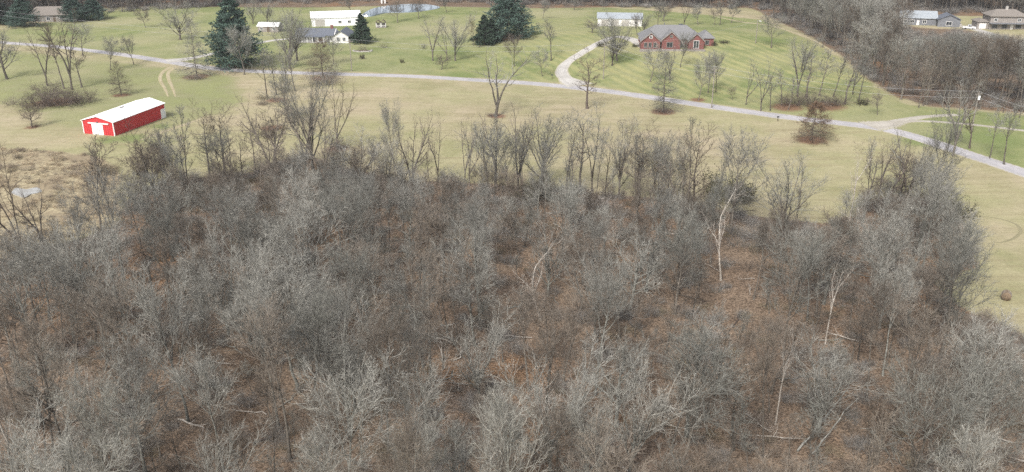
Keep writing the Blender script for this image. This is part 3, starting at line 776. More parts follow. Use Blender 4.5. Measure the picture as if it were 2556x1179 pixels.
yc = Wb * 0.52
d_ = MB(); d_.box(-0.13, -0.01, yc - 1.6, yc + 1.6, 0.05, hb - 0.75); dd = d_.build("sliding_door", M['white_metal'], barn)
k = MB(); k.box(-0.17, -0.13, yc - 0.05, yc + 0.05, 0.1, hb - 0.8); k.box(-0.2, -0.13, yc - 0.5, yc - 0.35, 1.2, 1.6); k.build("handle", M['siding_grey'], dd)
k = MB(); k.box(-0.24, -0.0, Wb * 0.14, Wb * 0.80, hb - 0.62, hb - 0.36); k.build("door_track", M['white_metal'], barn)
k = MB(); k.box(Lb - 2.0, Lb - 0.3, -0.12, -0.01, 0.0, 2.5); k.build("side_door", M['white_metal'], barn)
k = MB(); k.box(-0.32, -0.12, Wb * 0.5 - 0.25, Wb * 0.5 + 0.25, hb - 0.36, hb - 0.1); k.build("door_lamp", M['siding_grey'], barn)

# --- white ranch house beside the road
p = at(810, 104)
S = px2m(p)
rh = empty("ranch_house", p, rad(-3)); tag(rh, "low white ranch house with slate roof and front porch", "house")
MB().gable_body(-1.5, 6.5, -10.5, 4.5, -0.5, 2.7, 4.6, 'x').build("wall", M['white_paint'], rh)
MB().gable_body(4.5, 10.2, -3.2, 6.6, -0.5, 2.72, 4.5, 'y').build("wing_wall", M['white_paint'], rh)
ro = MB().gable_roof(-1.5, 6.5, -10.5, 3.6, 2.7, 4.6, 'x', 0.55, 0.2).build("roof", M['shingle_blue'], rh)
MB().gable_roof(4.5, 10.2, -3.2, 6.6, 2.72, 4.5, 'y', 0.5, 0.2).build("wing_roof", M['shingle_blue'], rh)
MB().box(2.2, 3.2, 2.1, 2.9, 4.2, 5.9).build("chimney", M['brick'], ro)
pr = MB(); pr.box(-10.4, 0.8, -3.4, -1.5, -0.4, 0.12); pr.build("porch", M['stone'], rh)
pr = MB(); pr.extrude([(-3.7, 2.25), (-1.48, 2.62), (-1.48, 2.78), (-3.7, 2.41)], -10.9, 1.3, 'x'); pr.build("porch_roof", M['shingle_blue'], rh)
for x in np.linspace(-10.1, 0.5, 6): MB().box(x - 0.09, x + 0.09, -3.4, -3.22, 0.12, 2.28).build("porch_post", M['white_paint'], rh)
for x in (-9, -6.4, -1.2): window(rh, x, -1.5, 1.55, 1.3, 1.2, '-y')
door(rh, -3.8, -1.5, 0.15, 1.0, 2.05, '-y', M['shingle_blue'])
for x in (6.3, 8.5): window(rh, x, -3.2, 1.5, 1.0, 1.25, '-y')
window(rh, 10.2, 1.5, 1.5, 1.2, 1.1, '+x')
window(rh, 2.6, -1.5, 1.5, 1.6, 1.2, '-y')

# --- big white outbuilding behind the ranch house
p = at(820, 66); ob = empty("white_outbuilding", p, rad(13)); tag(ob, "large white metal outbuilding behind the ranch house", "barn")
MB().gable_body(0, 13, -7, 14, -0.6, 3.6, 5.5, 'x').build("wall", M['white_metal'], ob)
r = MB(); r.gable_roof(0, 13, -7, 14, 3.6, 5.5, 'x', 0.35, 0.12); ribs(r, 0, 13, -7, 14, 3.6, 5.5, 'x', 0.35, 0.12, 22); r.build("roof", M['white_metal'], ob)
d_ = MB(); d_.box(-5.5, -1.5, -0.1, -0.01, 0, 3.0); d_.build("overhead_door", M['stone'], ob)
window(ob, 5, 0, 1.7, 1.2, 0.9, '-y'); window(ob, 9, 0, 1.7, 1.2, 0.9, '-y')
k = MB(); k.box(14.0, 14.1, 4.5, 8.5, 0, 3.2); k.build("side_door", M['siding_grey'], ob)

# --- low shed with a white roof left of the ranch house
p = at(670, 80); sh = empty("garden_shed", p, rad(-4)); tag(sh, "low tan shed with a white roof behind bare trees", "shed")
MB().gable_body(-0.5, 5.5, -4.2, 4.4, -0.4, 2.4, 3.5, 'x').build("wall", M['siding_beige'], sh)
MB().gable_roof(-0.5, 5.5, -4.2, 4.4, 2.4, 3.5, 'x', 0.4, 0.14).build("roof", M['white_metal'], sh)
for x in (-2.6, 2.6): window(sh, x, -0.5, 1.35, 1.1, 0.9, '-y')
door(sh, 0.2, -0.5, 0.0, 1.1, 2.0, '-y', M['wood_brown'])

# --- playhouse with two gables on the lawn
p = at(951, 70); ph = empty("garden_playhouse", p, rad(6)); tag(ph, "small twin gabled playhouse standing alone on green lawn", "playhouse")
MB().box(-2.1, 2.1, 0, 2.6, -0.2, 0.25).build("deck", M['siding_beige'], ph)
for x0, x1 in ((-2.1, -0.15), (0.15, 2.1)):
    MB().gable_roof(x0, x1, 0, 2.6, 2.2, 3.1, 'y', 0.2, 0.12).build("roof", M['wood_brown'], ph)
    for x in (x0 + 0.08, x1 - 0.08):
        for y in (0.1, 2.5): MB().box(x - 0.09, x + 0.09, y - 0.09, y + 0.09, 0.25, 2.18).build("post", M['white_paint'], ph)
    MB().box(x0 + 0.18, x1 - 0.18, 2.42, 2.5, 0.25, 1.9).build("back_panel", M['stone'], ph)
MB().box(-1.9, 1.9, -0.02, 0.06, 0.75, 0.95).build("railing", M['white_paint'], ph)

# --- brick house on the knoll (local -y faces the road)
p = at(1690, 119); bh = empty("brick_house", p, rad(-2)); tag(bh, "red brick house with grey hipped roof and three front gables", "house")
hE = 2.9
MB().box(-12.6, 8.6, 0, 10.5, -1.2, hE).build("wall", M['brick'], bh)
ro = MB().hip_roof(-12.6, 8.6, 0, 10.5, hE, 7.1, 0.5, 0.22, 5.6).build("roof", M['shingle_grey'], bh)
def front_gable(x0, x1, y0, ze, zr, nm="front_gable"):
    MB().gable_body(x0, x1, y0, 3.2, -1.2, ze, zr, 'y').build(nm, M['brick'], bh)
    MB().gable_roof(x0, x1, y0, 4.6, ze, zr, 'y', 0.4, 0.2).build("gable_roof", M['shingle_grey'], bh)
    t = MB(); m = (x0 + x1) / 2; kk = (zr - ze) / (m - x0)
    for s in (-1, 1):
        e = m + s * (m - x0 + 0.42); t.extrude([(e, ze - 0.42 * kk - 0.22), (m, zr - 0.22), (m, zr + 0.06), (e, ze - 0.42 * kk + 0.06)], y0 - 0.50, y0 - 0.42, 'y')
    t.build("gable_trim", M['siding_beige'], bh)
front_gable(-13.0, -6.4, -3.0, 2.9, 5.6); front_gable(-5.8, 0.6, -2.6, 3.2, 5.9); front_gable(3.6, 8.9, -2.2, 2.9, 5.3)
MB().box(8.6, 13.2, 3.0, 11.0, -1.2, 2.7).build("wing_wall", M['brick'], bh)
MB().hip_roof(8.6, 13.2, 3.0, 11.0, 2.7, 5.0, 0.45, 0.2, 2.6).build("wing_roof", M['shingle_grey'], bh)
for x in (-11.4, -9.9, -8.2): window(bh, x, -3.0, 1.3, 0.9, 1.5, '-y', M['siding_beige'])
window(bh, -9.7, -3.0, 4.1, 0.9, 0.7, '-y', M['white_paint'])
window(bh, -3.0, -2.6, 1.4, 1.9, 1.6, '-y', M['siding_beige']); window(bh, -2.6, -2.6, 4.3, 0.8, 0.7, '-y', M['siding_beige'])
window(bh, 6.25, -2.2, 1.5, 1.7, 2.5, '-y', M['white_paint'])
door(bh, 1.9, 0, 0.0, 1.3, 2.4, '-y', M['siding_beige']); window(bh, 10.9, 3.0, 1.3, 1.2, 1.4, '-y', M['siding_beige'])
window(bh, 13.2, 6.6, 1.3, 1.4, 1.4, '+x', M['siding_beige'])
MB().box(-13.5, 9.2, -4.6, -3.6, -1.3, 0.06).build("front_walk", M['siding_beige'], bh)
MB().cyl((-4.0, 7.0, 5.5), (-4.0, 7.0, 7.6), 0.12, n=8).build("vent_pipe", M['siding_grey'], ro)

# --- long pale building up the drive
p = at(1548, 66); pb = empty("pale_garage", p, rad(-6)); tag(pb, "long pale blue grey garage behind bare trees up the drive", "garage")
MB().gable_body(0, 9, -9.5, 9.0, -0.6, 3.2, 4.9, 'x').build("wall", M['white_paint'], pb)
MB().gable_roof(0, 9, -9.5, 9.0, 3.2, 4.9, 'x', 0.4, 0.15).build("roof", M['shingle_pale'], pb)
for x in (-6.4, -2.2, 2.0): MB().box(x - 1.5, x + 1.5, -0.09, -0.01, 0, 2.5).build("garage_door", M['stone'], pb)
window(pb, 6.6, 0, 1.6, 1.2, 1.0, '-y')

# --- grey roofed house among the left conifers
p = at(122, 55); lh = empty("conifer_house", p, rad(8)); tag(lh, "grey roofed house half hidden between dark conifers", "house")
MB().box(-9, 9, 0, 9, -0.6, 2.8).build("wall", M['siding_beige'], lh)
MB().hip_roof(-9, 9, 0, 9, 2.8, 6.2, 0.6, 0.2, 4).build("roof", M['shingle_tan'], lh)
for x in (-6, 0, 5.5): window(lh, x, 0, 1.4, 1.4, 1.3, '-y')
door(lh, 2.6, 0, 0, 1.0, 2.1, '-y', M['wood_brown'])

# --- two houses beyond the right wood
p = at(2318, 64); gh = empty("grey_house", p, rad(-14)); tag(gh, "dark grey house with pale metal roof beyond the right wood", "house")
MB().gable_body(0, 9, -12, 3, -0.8, 3.2, 5.6, 'x').build("wall", M['siding_grey'], gh)
MB().gable_roof(0, 9, -12, 3, 3.2, 5.6, 'x', 0.5, 0.18).build("roof", M['shingle_pale'], gh)
MB().gable_body(3, 12, -3, 5, -0.8, 3.21, 5.2, 'y').build("wing_wall", M['siding_grey'], gh)
MB().gable_roof(3, 12, -3, 5, 3.21, 5.2, 'y', 0.5, 0.18).build("wing_roof", M['shingle_blue'], gh)
for x in (-10, -7, -2): window(gh, x, 0, 1.6, 1.4, 1.2, '-y')
window(gh, 7.5, -3, 1.6, 2.2, 1.4, '-y'); door(gh, -4.6, 0, 0, 1.1, 2.1, '-y')
MB().box(12, 12.9, -2.5, 4, -0.8, 1.4).build("planter_wall", M['stone'], gh)

p = at(2508, 74); th = empty("tan_house", p, rad(-6)); tag(th, "two storey beige house with tan hipped roof at far right", "house")
MB().box(-6.5, 8, 0, 9, -0.6, 5.4).build("wall", M['siding_beige'], th)
ro = MB().hip_roof(-6.5, 8, 0, 9, 5.4, 8.0, 0.7, 0.22, 4.2).build("roof", M['shingle_tan'], th)
MB().box(0.5, 1.4, 4, 4.9, 7.3, 9.2).build("chimney", M['stone'], ro)
MB().box(-11, -6.5, 1.5, 8, -0.6, 2.8).build("garage_wall", M['siding_beige'], th)
MB().hip_roof(-11, -6.52, 1.5, 8, 2.8, 4.0, 0.5, 0.2, 2.2).build("garage_roof", M['shingle_tan'], th)
for x in (-4.4, -0.4, 5.2): window(th, x, 0, 1.3, 1.9, 1.4, '-y', M['siding_grey'])
for x in (-4.4, 5.2): window(th, x, 0, 4.0, 1.2, 1.1, '-y')
door(th, 2.6, 0, 0, 1.1, 2.1, '-y'); MB().box(-10.2, -7.4, 1.41, 1.5, 0, 2.2).build("garage_door", M['white_paint'], th)
MB().box(-7, 8.5, -2.4, -0.02, 2.55, 2.75).build("balcony", M['siding_grey'], th)

# --- little pump house at the top edge
p = at(957, 9); ps = empty("pump_house", p, rad(10)); tag(ps, "tiny white pump house at the far edge of the lawn", "shed")
MB().gable_body(-1.2, 1.2, 0, 3, -0.2, 2.0, 2.8, 'y').build("wall", M['white_paint'], ps)
MB().gable_roof(-1.2, 1.2, 0, 3, 2.0, 2.8, 'y', 0.2, 0.1).build("roof", M['white_metal'], ps)
door(ps, 0, 0, 0, 0.9, 1.7, '-y', M['wood_brown'])

# ------------------------------------------------------------------ smaller things
def car(p, rot, paint, label, name="parked_car", truck=False):
    c = empty(name, p, rot); tag(c, label, "car")
    prof = [(-2.2, 0.35), (2.2, 0.35), (2.25, 0.75), (2.1, 0.9), (1.1, 1.0), (0.45, 1.48), (-1.1, 1.5), (-1.85, 1.05), (-2.25, 0.95)]
    if truck: prof = [(-2.6, 0.45), (2.6, 0.45), (2.65, 0.95), (2.5, 1.1), (1.4, 1.18), (0.8, 1.8), (-0.5, 1.82), (-0.62, 1.15), (-2.6, 1.15)]
    MB().extrude(prof, -0.88, 0.88, 'y').build("body", paint, c)
    a, b = (0.98, -1.6) if not truck else (1.25, -0.45); zt = 1.44 if not truck else 1.72; zw = 1.02 if not truck else 1.2
    MB().extrude([(a, zw), (0.45 if not truck else 0.8, zt), (-1.05 if not truck else -0.42, zt), (b, zw)], -0.9, 0.9, 'y').build("window", M['glass'], c)
    for x in (-1.4, 1.4):
        for y in (-0.82, 0.82):
            MB().cyl((x, y - 0.1, 0.33), (x, y + 0.1, 0.33), 0.33, n=12).build("wheel", M['rubber'], c)
    return c
car(at(1507, 52) , rad(10), M['car_white'], "white car parked on the lawn beside the pale garage")
car(at(1699, 69), rad(80), M['car_dark'], "dark car parked behind the brick house roof")
car(at(2418, 73), rad(-20), M['car_white'], "white pickup parked on the far right drive", "pickup_truck", True)

def pole(px, py, hpx, label, lamp=False, arm=True, box=False):
    p = at(px, py); h = height_m(p, hpx)
    o = empty("utility_pole", p, rad(20)); tag(o, label, "utility pole", "poles along the road")
    MB().cyl((0, 0, -0.4), (0, 0, h), 0.17, 0.11, 9).build("post", M['pole_wood'], o)
    if arm:
        a = MB(); a.box(-1.1, 1.1, -0.07, 0.07, h - 0.62, h - 0.48); a.build("crossarm", M['pole_wood'], o)
        for x in (-1.0, 0, 1.0): MB().cyl((x, 0, h - 0.48 if x else h), (x, 0, h - 0.28 if x else h + 0.2), 0.05, 0.035, 6).build("insulator", M['stone'], o)
    if lamp:
        a = MB(); a.box(-0.05, 0.05, -1.3, 0.0, h - 0.3, h - 0.2); a.build("lamp_arm", M['wire'], o)
        a = MB(); a.box(-0.28, 0.28, -1.9, -1.2, h - 0.36, h - 0.12); a.build("lamp_head", M['white_metal'], o)
    if box: MB().cyl((0.0, -0.35, h - 1.9), (0.0, -0.35, h - 0.9), 0.27, 0.27, 10).build("transformer", M['white_metal'], o)
    return np.array([p[0], p[1], p[2] + h])
P1_ = pole(1, 108, 82, "wooden utility pole at the far left road edge", box=False)
P2_ = pole(878, 178, 78, "slim wooden utility pole beside the road below the stone planting bed")
P3_ = pole(1506, 198, 88, "wooden utility pole beside the lane junction below the big vase tree")
P4_ = pole(1776, 270, 102, "leaning grey utility pole at the road edge near the brown pin oak")
P5_ = pole(1886, 108, 58, "tall grey lamp pole standing alone on the bright knoll lawn", lamp=True, arm=False)
P6_ = pole(2424, 330, 100, "utility pole with white transformer behind the right roadside trees", box=True)
P7_ = pole(2790, 420, 110, "utility pole past the right road bend")

def wire(a, b, label, off=(0, 0, 0), sag=1.6):
    t = np.linspace(0, 1, 24)[:, None]; off = np.array(off)
    P = (a + off) * (1 - t) + (b + off) * t; P[:, 2] -= sag * 4 * t[:, 0] * (1 - t[:, 0])
    V, F = tubes(P[None], np.full((1, 24), 0.022), 4)
    tag(link("power_line", new_mesh("power_line", V, F, M['wire'])), label, "cable", "cables between the poles")
for k, (a, b, wh) in enumerate([(P1_, P2_, "between the left road edge pole and the slim pole"), (P2_, P3_, "between the slim pole and the lane junction pole"), (P3_, P4_, "between the lane junction pole and the leaning pole"), (P4_, P6_, "between the leaning pole and the transformer pole"), (P6_, P7_, "running right from the transformer pole")]):
    for nm, off in (("upper", (0, 0, 0.2)), ("lower", (0.4, 0, -1.5))):
        wire(a, b, "%s grey cable strung %s" % (nm, wh), off)
wire(P3_, P5_, "single cable rising to the lamp pole on the knoll", (0, 0, -0.2), 2.0)

# hay bale lying on its side
p = at(2510, 747); hbm = empty("hay_bale", p, rad(62)); tag(hbm, "weathered brown round hay bale alone in the right field", "hay bale")
rng = np.random.default_rng(5)
n = 28; a = np.linspace(0, 2 * np.pi, n, endpoint=False); V, F = [], []
xs_ = np.linspace(-0.75, 0.75, 9)
for i, x in enumerate(xs_):
    rr = 0.7 * (0.95 if i in (0, 8) else 1) * (1 + 0.025 * rng.normal(size=n)) * np.where(np.sin(a) < -0.8, 0.94, 1)
    V += [(x, rr[j] * math.cos(a[j]), 0.64 + rr[j] * math.sin(a[j])) for j in range(n)]
for i in range(8): F += [(i * n + j, i * n + (j + 1) % n, (i + 1) * n + (j + 1) % n, (i + 1) * n + j) for j in range(n)]
F += [tuple(range(n - 1, -1, -1)), tuple(range(8 * n, 9 * n))]
link("roll", new_mesh("roll", V, F, M['hay'], True), hbm)
tw = MB()
for x in (-0.45, -0.15, 0.15, 0.45):
    C = np.stack([np.full(25, x), 0.72 * np.cos(np.linspace(0, 2 * np.pi, 25)), 0.64 + 0.72 * np.sin(np.linspace(0, 2 * np.pi, 25))], 1)
    v_, f_ = tubes(C[None], np.full((1, 25), 0.012), 4); tw.add(v_, [tuple(q) for q in f_])
tw.build("twine", M['stone'], hbm)

# stone edged planting bed on the lawn
p = at(905, 128); bed = empty("planting_bed", p, 0); tag(bed, "curved pale stone edged planting bed on the lawn", "planting bed")
st = MB(); w, d = 3.4, 2.1
ang = np.linspace(math.pi * 0.9, math.pi * 2.15, 26)
for i, t_ in enumerate(ang):
    x, y = w * math.cos(t_), d * math.sin(t_); q = 0.24 + 0.05 * math.sin(i * 3.1)
    st.add([(x + sx * q, y + sy * q * 0.8, zz) for zz in (-0.2, 0.38 + 0.06 * math.sin(i * 5)) for sx, sy in ((-1, -1), (1, -1), (1, 1), (-1, 1))],
           [(3, 2, 1, 0), (4, 5, 6, 7), (0, 1, 5, 4), (1, 2, 6, 5), (2, 3, 7, 6), (3, 0, 4, 7)])
st.build("stone_edge", M['stone'], bed)
so = MB(); so.add([(0, 0, 0.22)] + [(w * 0.96 * math.cos(t), d * 0.96 * math.sin(t), 0.12) for t in np.linspace(0, 2 * np.pi, 30)[:-1]], [(0, i, i % 29 + 1) for i in range(1, 30)])
so.build("mulch", M['wood_brown'], bed)

# timber fence far back
p0, p1 = at(1440, 13), at(1585, 17)
L_ = float(np.linalg.norm((p1 - p0)[:2])); fe = empty("timber_fence", p0, math.atan2(p1[1] - p0[1], p1[0] - p0[0])); tag(fe, "dark timber fence along the far treeline", "fence")
for z0 in (0.35, 0.85, 1.35):
    MB().box(0, L_, -0.03, 0.03, z0, z0 + 0.24).build("rail", M['wood_brown'], fe)
for x in np.arange(0, L_, 2.8): MB().box(x - 0.08, x + 0.08, 0.03, 0.19, -0.6, 1.75).build("post", M['wood_brown'], fe)

# roadside boxes
def mailbox(px, py, label):
    p = at(px, py); o = empty("mailbox", p, rad(100)); tag(o, label, "mailbox")
    MB().box(-0.06, 0.06, -0.06, 0.06, -0.2, 1.05).build("post", M['wood_brown'], o)
    prof = [(-0.13, 1.05), (0.13, 1.05), (0.13, 1.25)] + [(0.13 * math.cos(t), 1.25 + 0.13 * math.sin(t)) for t in np.linspace(0.3, math.pi - 0.3, 6)] + [(-0.13, 1.25)]
    MB().extrude(prof, -0.3, 0.3, 'y').build("box", M['car_dark'], o)
mailbox(1941, 303, "dark mailbox on the field side of the road")
mailbox(1378, 197, "dark mailbox near the foot of the curving driveway")

# ------------------------------------------------------------------ trees one can tell apart (photo foot point, height, width)
T = [
 # left lawns
 ('spread', 18, 198, 128, 95, 'grey', None, "old bare oak with cut limbs at the far left lawn edge"),
 ('fork', 118, 215, 150, 70, 'brown', None, "bare forked tree rising from the left end of the dark thicket"),
 ('slim', 160, 222, 165, 60, 'brown', None, "tall bare stem in the middle of the dark thicket"),
 ('fork', 180, 224, 215, 90, 'brown', None, "tallest bare forked tree of the dark thicket by the barn"),
 ('slim', 204, 218, 95, 60, 'brown', None, "short curved bare tree at the right end of the dark thicket"),
 ('pinoak', 303, 238, 88, 66, 'brown', None, "small pyramidal bare tree standing behind the red barn roof"),
 ('spread', 80, 318, 72, 62, 'brown', None, "little leaning bare tree left of the red barn"),
 ('oval', 207, 140, 85, 60, 'grey', None, "bare round headed tree by the road above the dark thicket"),
 ('oval', 276, 175, 88, 58, 'grey', None, "slender bare tree below the road above the pyramidal tree"),
 ('oval', 334, 162, 78, 48, 'grey', None, "thin young bare tree below the road bend on the left"),
 ('oval', 364, 69, 52, 36, 'rose', None, "small dark round bare tree alone on the upper left lawn"),
 ('vase', 450, 100, 108, 105, 'grey', None, "broad many stemmed bare tree on the upper left lawn"),
 ('pinoak', 492, 193, 148, 84, 'grey', None, "tall pyramidal bare oak at the road beside the dirt track"),
 ('oval', 610, 187, 128, 95, 'grey', None, "grey bare tree standing directly before the big blue green pine"),
 ('vase', 722, 172, 175, 120, 'grey', None, "huge bare vase shaped tree in front of the white ranch house"),
 ('vase', 742, 152, 140, 95, 'grey', None, "bare vase shaped tree just behind the huge vase tree by the porch"),
 ('pinoak_some', 806, 195, 100, 92, 'brown', None, "bare oak with a rusty leafy heart beside the road"),
 ('oval', 832, 160, 72, 44, 'grey', None, "small bare tree in front of the white gabled wing"),
 ('slim', 668, 245, 125, 55, 'grey', None, "leftmost slim bare tree of the roadside row below the ranch house"),
 ('slim', 690, 238, 118, 50, 'grey', None, "second slim bare tree of the roadside row below the ranch house"),
 ('slim', 712, 232, 130, 50, 'grey', None, "third slim bare tree of the roadside row below the ranch house"),
 ('slim', 738, 228, 115, 52, 'grey', None, "rightmost slim bare tree of the roadside row below the ranch house"),
 ('oval', 728, 318, 150, 95, 'grey', None, "bluish grey bushy tree between the two brush piles in the field"),
 ('vase', 782, 428, 300, 140, 'grey', None, "very tall many stemmed tree at the field corner of the wood"),
 ('fork', 842, 375, 198, 95, 'brown', None, "tall forked bare tree with a bush at its foot in the field"),
 # middle lawns
 ('fork', 1080, 152, 120, 62, 'grey', None, "leftmost leaning bare tree of three on the middle green lawn"),
 ('fork', 1116, 150, 98, 60, 'grey', None, "middle forked bare tree of three on the middle green lawn"),
 ('vase', 1136, 152, 128, 80, 'grey', None, "rightmost and fullest bare tree of three on the middle green lawn"),
 ('spread', 1103, 174, 42, 40, 'rose', None, "tiny spreading bare tree near the road on the middle lawn"),
 ('oval', 1284, 166, 88, 62, 'rose', None, "neat rounded bare tree above the road on the middle lawn"),
 ('fork', 1238, 290, 176, 200, 'grey', None, "lone big forked bare tree in the tan field by the road"),
 ('oval', 1354, 191, 78, 44, 'grey', None, "narrow bare tree just above the road left of the curving driveway"),
 ('slim', 1375, 152, 105, 52, 'grey', None, "thin twiggy bare tree up the striped slope left of the curving driveway"),
 ('bole', 1466, 272, 150, 75, 'dark', 'dark', "dark gnarled bare tree in the field at the driveway junction"),
 ('vase', 1540, 152, 135, 110, 'grey', None, "wide grey vase shaped tree beside the drive to the brick house"),
 ('vase', 1528, 164, 120, 80, 'grey', None, "smaller stem cluster just below the wide grey vase tree"),
 ('oval', 1182, 116, 78, 26, 'tan', None, "thin olive bare tree left of the dark conifers"),
 ('oval', 993, 57, 60, 64, 'rose', None, "rounded dark bare tree before the far pond"),
 ('oval', 1045, 47, 52, 54, 'rose', None, "rounded bare tree at the right end of the far pond"),
 ('oval', 877, 34, 46, 46, 'grey', None, "bare tree behind the white outbuilding roof"),
 ('oval', 1115, 32, 46, 40, 'grey', None, "far bare tree above the three leaning lawn trees"),
 ('oval', 1355, 47, 50, 36, 'grey', None, "far bare tree on the crest right of the big dark pine"),
 ('oval', 1434, 26, 40, 36, 'grey', None, "far small bare tree near the timber fence"),
 ('vase', 668, 58, 62, 52, 'grey', None, "bare tree behind the low tan shed"),
 ('vase', 632, 60, 75, 50, 'grey', None, "bare tree between the big pine and the tan shed"),
 ('oval', 530, 18, 34, 28, 'rose', None, "far bare tree at the upper edge left of the big pine"),
 # knoll
 ('oval', 1622, 205, 98, 66, 'grey', None, "bare tree on the green slope just below the brick house left gable"),
 ('pinoak', 1656, 279, 155, 84, 'grey', None, "tall straight pyramidal oak with drooping skirt at the road"),
 ('fork', 1672, 200, 105, 78, 'grey', None, "crooked bare tree on the green slope behind the pyramidal oak"),
 ('oval', 1743, 251, 112, 56, 'grey', None, "leftmost bare tree of the trio below the brick house"),
 ('oval', 1767, 232, 108, 52, 'grey', None, "middle bare tree of the trio below the brick house"),
 ('oval', 1787, 231, 112, 62, 'grey', None, "rightmost bare tree of the trio below the brick house"),
 ('oval', 1827, 250, 34, 24, 'rose', None, "small reddish sapling on the slope right of the leaning pole"),
 ('fork', 1899, 277, 150, 86, 'grey', None, "stout bare tree standing at the road right of the leaning pole"),
 ('slim', 1922, 277, 90, 40, 'grey', None, "short slim tree at the road right of the stout bare tree"),
 ('slim', 1951, 263, 92, 42, 'grey', None, "slim tree at the left end of the knoll thicket"),
 ('slim', 1966, 275, 84, 40, 'grey', None, "slim tree in front of the knoll thicket near the road"),
 ('fork', 1990, 242, 155, 70, 'grey', None, "tall bare tree in the middle of the knoll thicket"),
 ('bole', 2012, 245, 140, 80, 'grey', None, "leaning bare tree with outflung limb in the knoll thicket"),
 ('slim', 2044, 240, 120, 55, 'grey', None, "slim bare tree behind the brown pin oak crown"),
 ('slim', 2080, 242, 130, 52, 'grey', None, "bare tree at the right end of the knoll thicket"),
 ('bole', 2108, 261, 170, 70, 'grey', None, "tall crooked bare tree between the knoll thicket and the right wood"),
 ('pinoak_leaf', 2024, 350, 98, 108, 'brown', None, "brown leaved oak with drooping skirt alone in the tan field"),
 ('oval', 2190, 288, 62, 42, 'rose', None, "small pale bare tree on the lawn above the right road fork"),
 ('oval', 1641, 66, 66, 40, 'grey', None, "bare tree behind the left end of the brick house"),
 ('vase', 1656, 54, 60, 46, 'dark', None, "dark bare tree behind the brick house ridge"),
 ('fork', 1708, 66, 78, 52, 'dark', 'dark', "dark thick trunked bare tree right behind the brick house"),
 ('oval', 1743, 62, 55, 44, 'grey', None, "bare tree up the lawn behind the brick house chimney"),
 ('oval', 1784, 63, 42, 30, 'rose', None, "small twiggy tree beside the crest lane"),
 ('slim', 1796, 63, 60, 34, 'grey', None, "slim tall tree beside the crest lane"),
 ('oval', 1826, 58, 62, 46, 'grey', None, "bare tree at the end of the crest lane near the right wood"),
 ('oval', 1590, 92, 62, 34, 'rose', None, "bare reddish tree beside the pale garage wall"),
 ('vase', 1606, 88, 66, 42, 'grey', None, "bare tree between the pale garage and the brick house"),
 ('spread', 1478, 82, 36, 52, 'rose', None, "low rounded reddish tree left of the pale garage"),
 ('oval', 1698, 168, 92, 60, 'grey', None, "bare tree on the slope directly below the brick house front door"),
 ('fork', 1862, 262, 120, 66, 'grey', None, "bare tree on the slope between reddish sapling and stout roadside tree"),
 ('slim', 2142, 252, 120, 50, 'grey', None, "slim bare tree beside the small dark green shrub"),
 ('fork', 2128, 236, 140, 70, 'grey', None, "forked bare tree between the knoll thicket and the dark green shrub"),
 ('oval', 1925, 120, 90, 60, 'grey', None, "bare tree high on the knoll right of the lamp pole"),
 ('vase', 2000, 180, 100, 70, 'grey', None, "bare tree alone on the right shoulder of the knoll"),
 # right roadside
 ('fork', 2378, 390, 195, 100, 'grey', None, "tall forked bare tree at the road edge on the right"),
 ('bole', 2420, 371, 150, 66, 'dark', 'dark', "dark gnarled bare tree on the right roadside lawn"),
 ('slim', 2470, 396, 135, 44, 'grey', None, "leaning slim bare tree on the right roadside lawn"),
 ('slim', 2507, 411, 165, 62, 'grey', None, "rightmost slim bare tree on the right roadside lawn"),
 ('fork', 2405, 300, 120, 90, 'grey', None, "bare tree behind the gravel fork in front of the right wood"),
 # trees along the near field edge
 ('fork', 1160, 452, 165, 90, 'rose', None, "reddish forked tree at the field edge of the wood, leftmost of its row"),
 ('fork', 1238, 470, 195, 100, 'rose', None, "vine tangled forked tree at the field edge right of the reddish one"),
 ('slim', 1300, 470, 150, 62, 'grey', None, "slim bare tree at the field edge between two forked trees"),
 ('vase', 1352, 468, 225, 120, 'grey', 'trunk', "broad topped bare tree with mossy foot at the field edge"),
 ('bole', 1413, 478, 215, 66, 'grey', None, "straight grey tree at the field edge behind the broad topped one"),
 ('bole', 1447, 480, 225, 82, 'grey', None, "crooked grey tree in the middle of the field edge row"),
 ('fork', 1478, 478, 235, 96, 'grey', None, "tall forked tree crossing the driveway junction behind it"),
 ('vase', 1545, 490, 215, 100, 'ash', None, "pale fan shaped tree at the field edge of the wood"),
 ('bole', 1590, 492, 190, 62, 'rose', 'brown', "leaning reddish tree at the field edge right of the pale fan"),
 ('bole', 1632, 492, 175, 70, 'rose', 'brown', "twisted reddish tree at the field edge with an open crown"),
 ('bole', 1668, 486, 105, 45, 'rose', None, "short bare tree at the field edge beside the twisted one"),
 ('bole', 1722, 575, 285, 88, 'brown', 'brown', "tall dark twisting trunk at the field edge left of the dense oval tree"),
 ('oval', 1822, 585, 270, 128, 'ash', None, "tall tree with a dense oval lilac grey crown at the field edge"),
 ('vase', 1950, 585, 225, 150, 'grey', None, "broad fan of many stems at the field edge right of the oval tree"),
 ('bole', 2210, 530, 190, 100, 'dark', 'dark', "dark vine draped tree at the right bulge of the wood"),
 ('fork', 2255, 525, 210, 100, 'grey', None, "forked tree topping the right bulge of the wood"),
 ('spread', 2320, 525, 130, 130, 'grey', None, "leaning spreading tree at the right tip of the wood"),
 ('oval', 2232, 512, 140, 100, 'rose', None, "rosy twiggy tree within the right bulge of the wood"),
 # left weedy corner
 ('fork', 62, 655, 330, 150, 'brown', 'brown', "tall bare tree left of the reed bed at the picture edge"),
 ('fork', 112, 640, 190, 110, 'brown', None, "crooked twin stemmed tree beside the tall left tree"),
 ('slim', 262, 640, 310, 105, 'brown', None, "tall bare tree whose top crosses the red barn door"),
 ('bole', 388, 470, 130, 62, 'brown', 'dark', "short dark gnarled tree at the wood corner below the barn"),
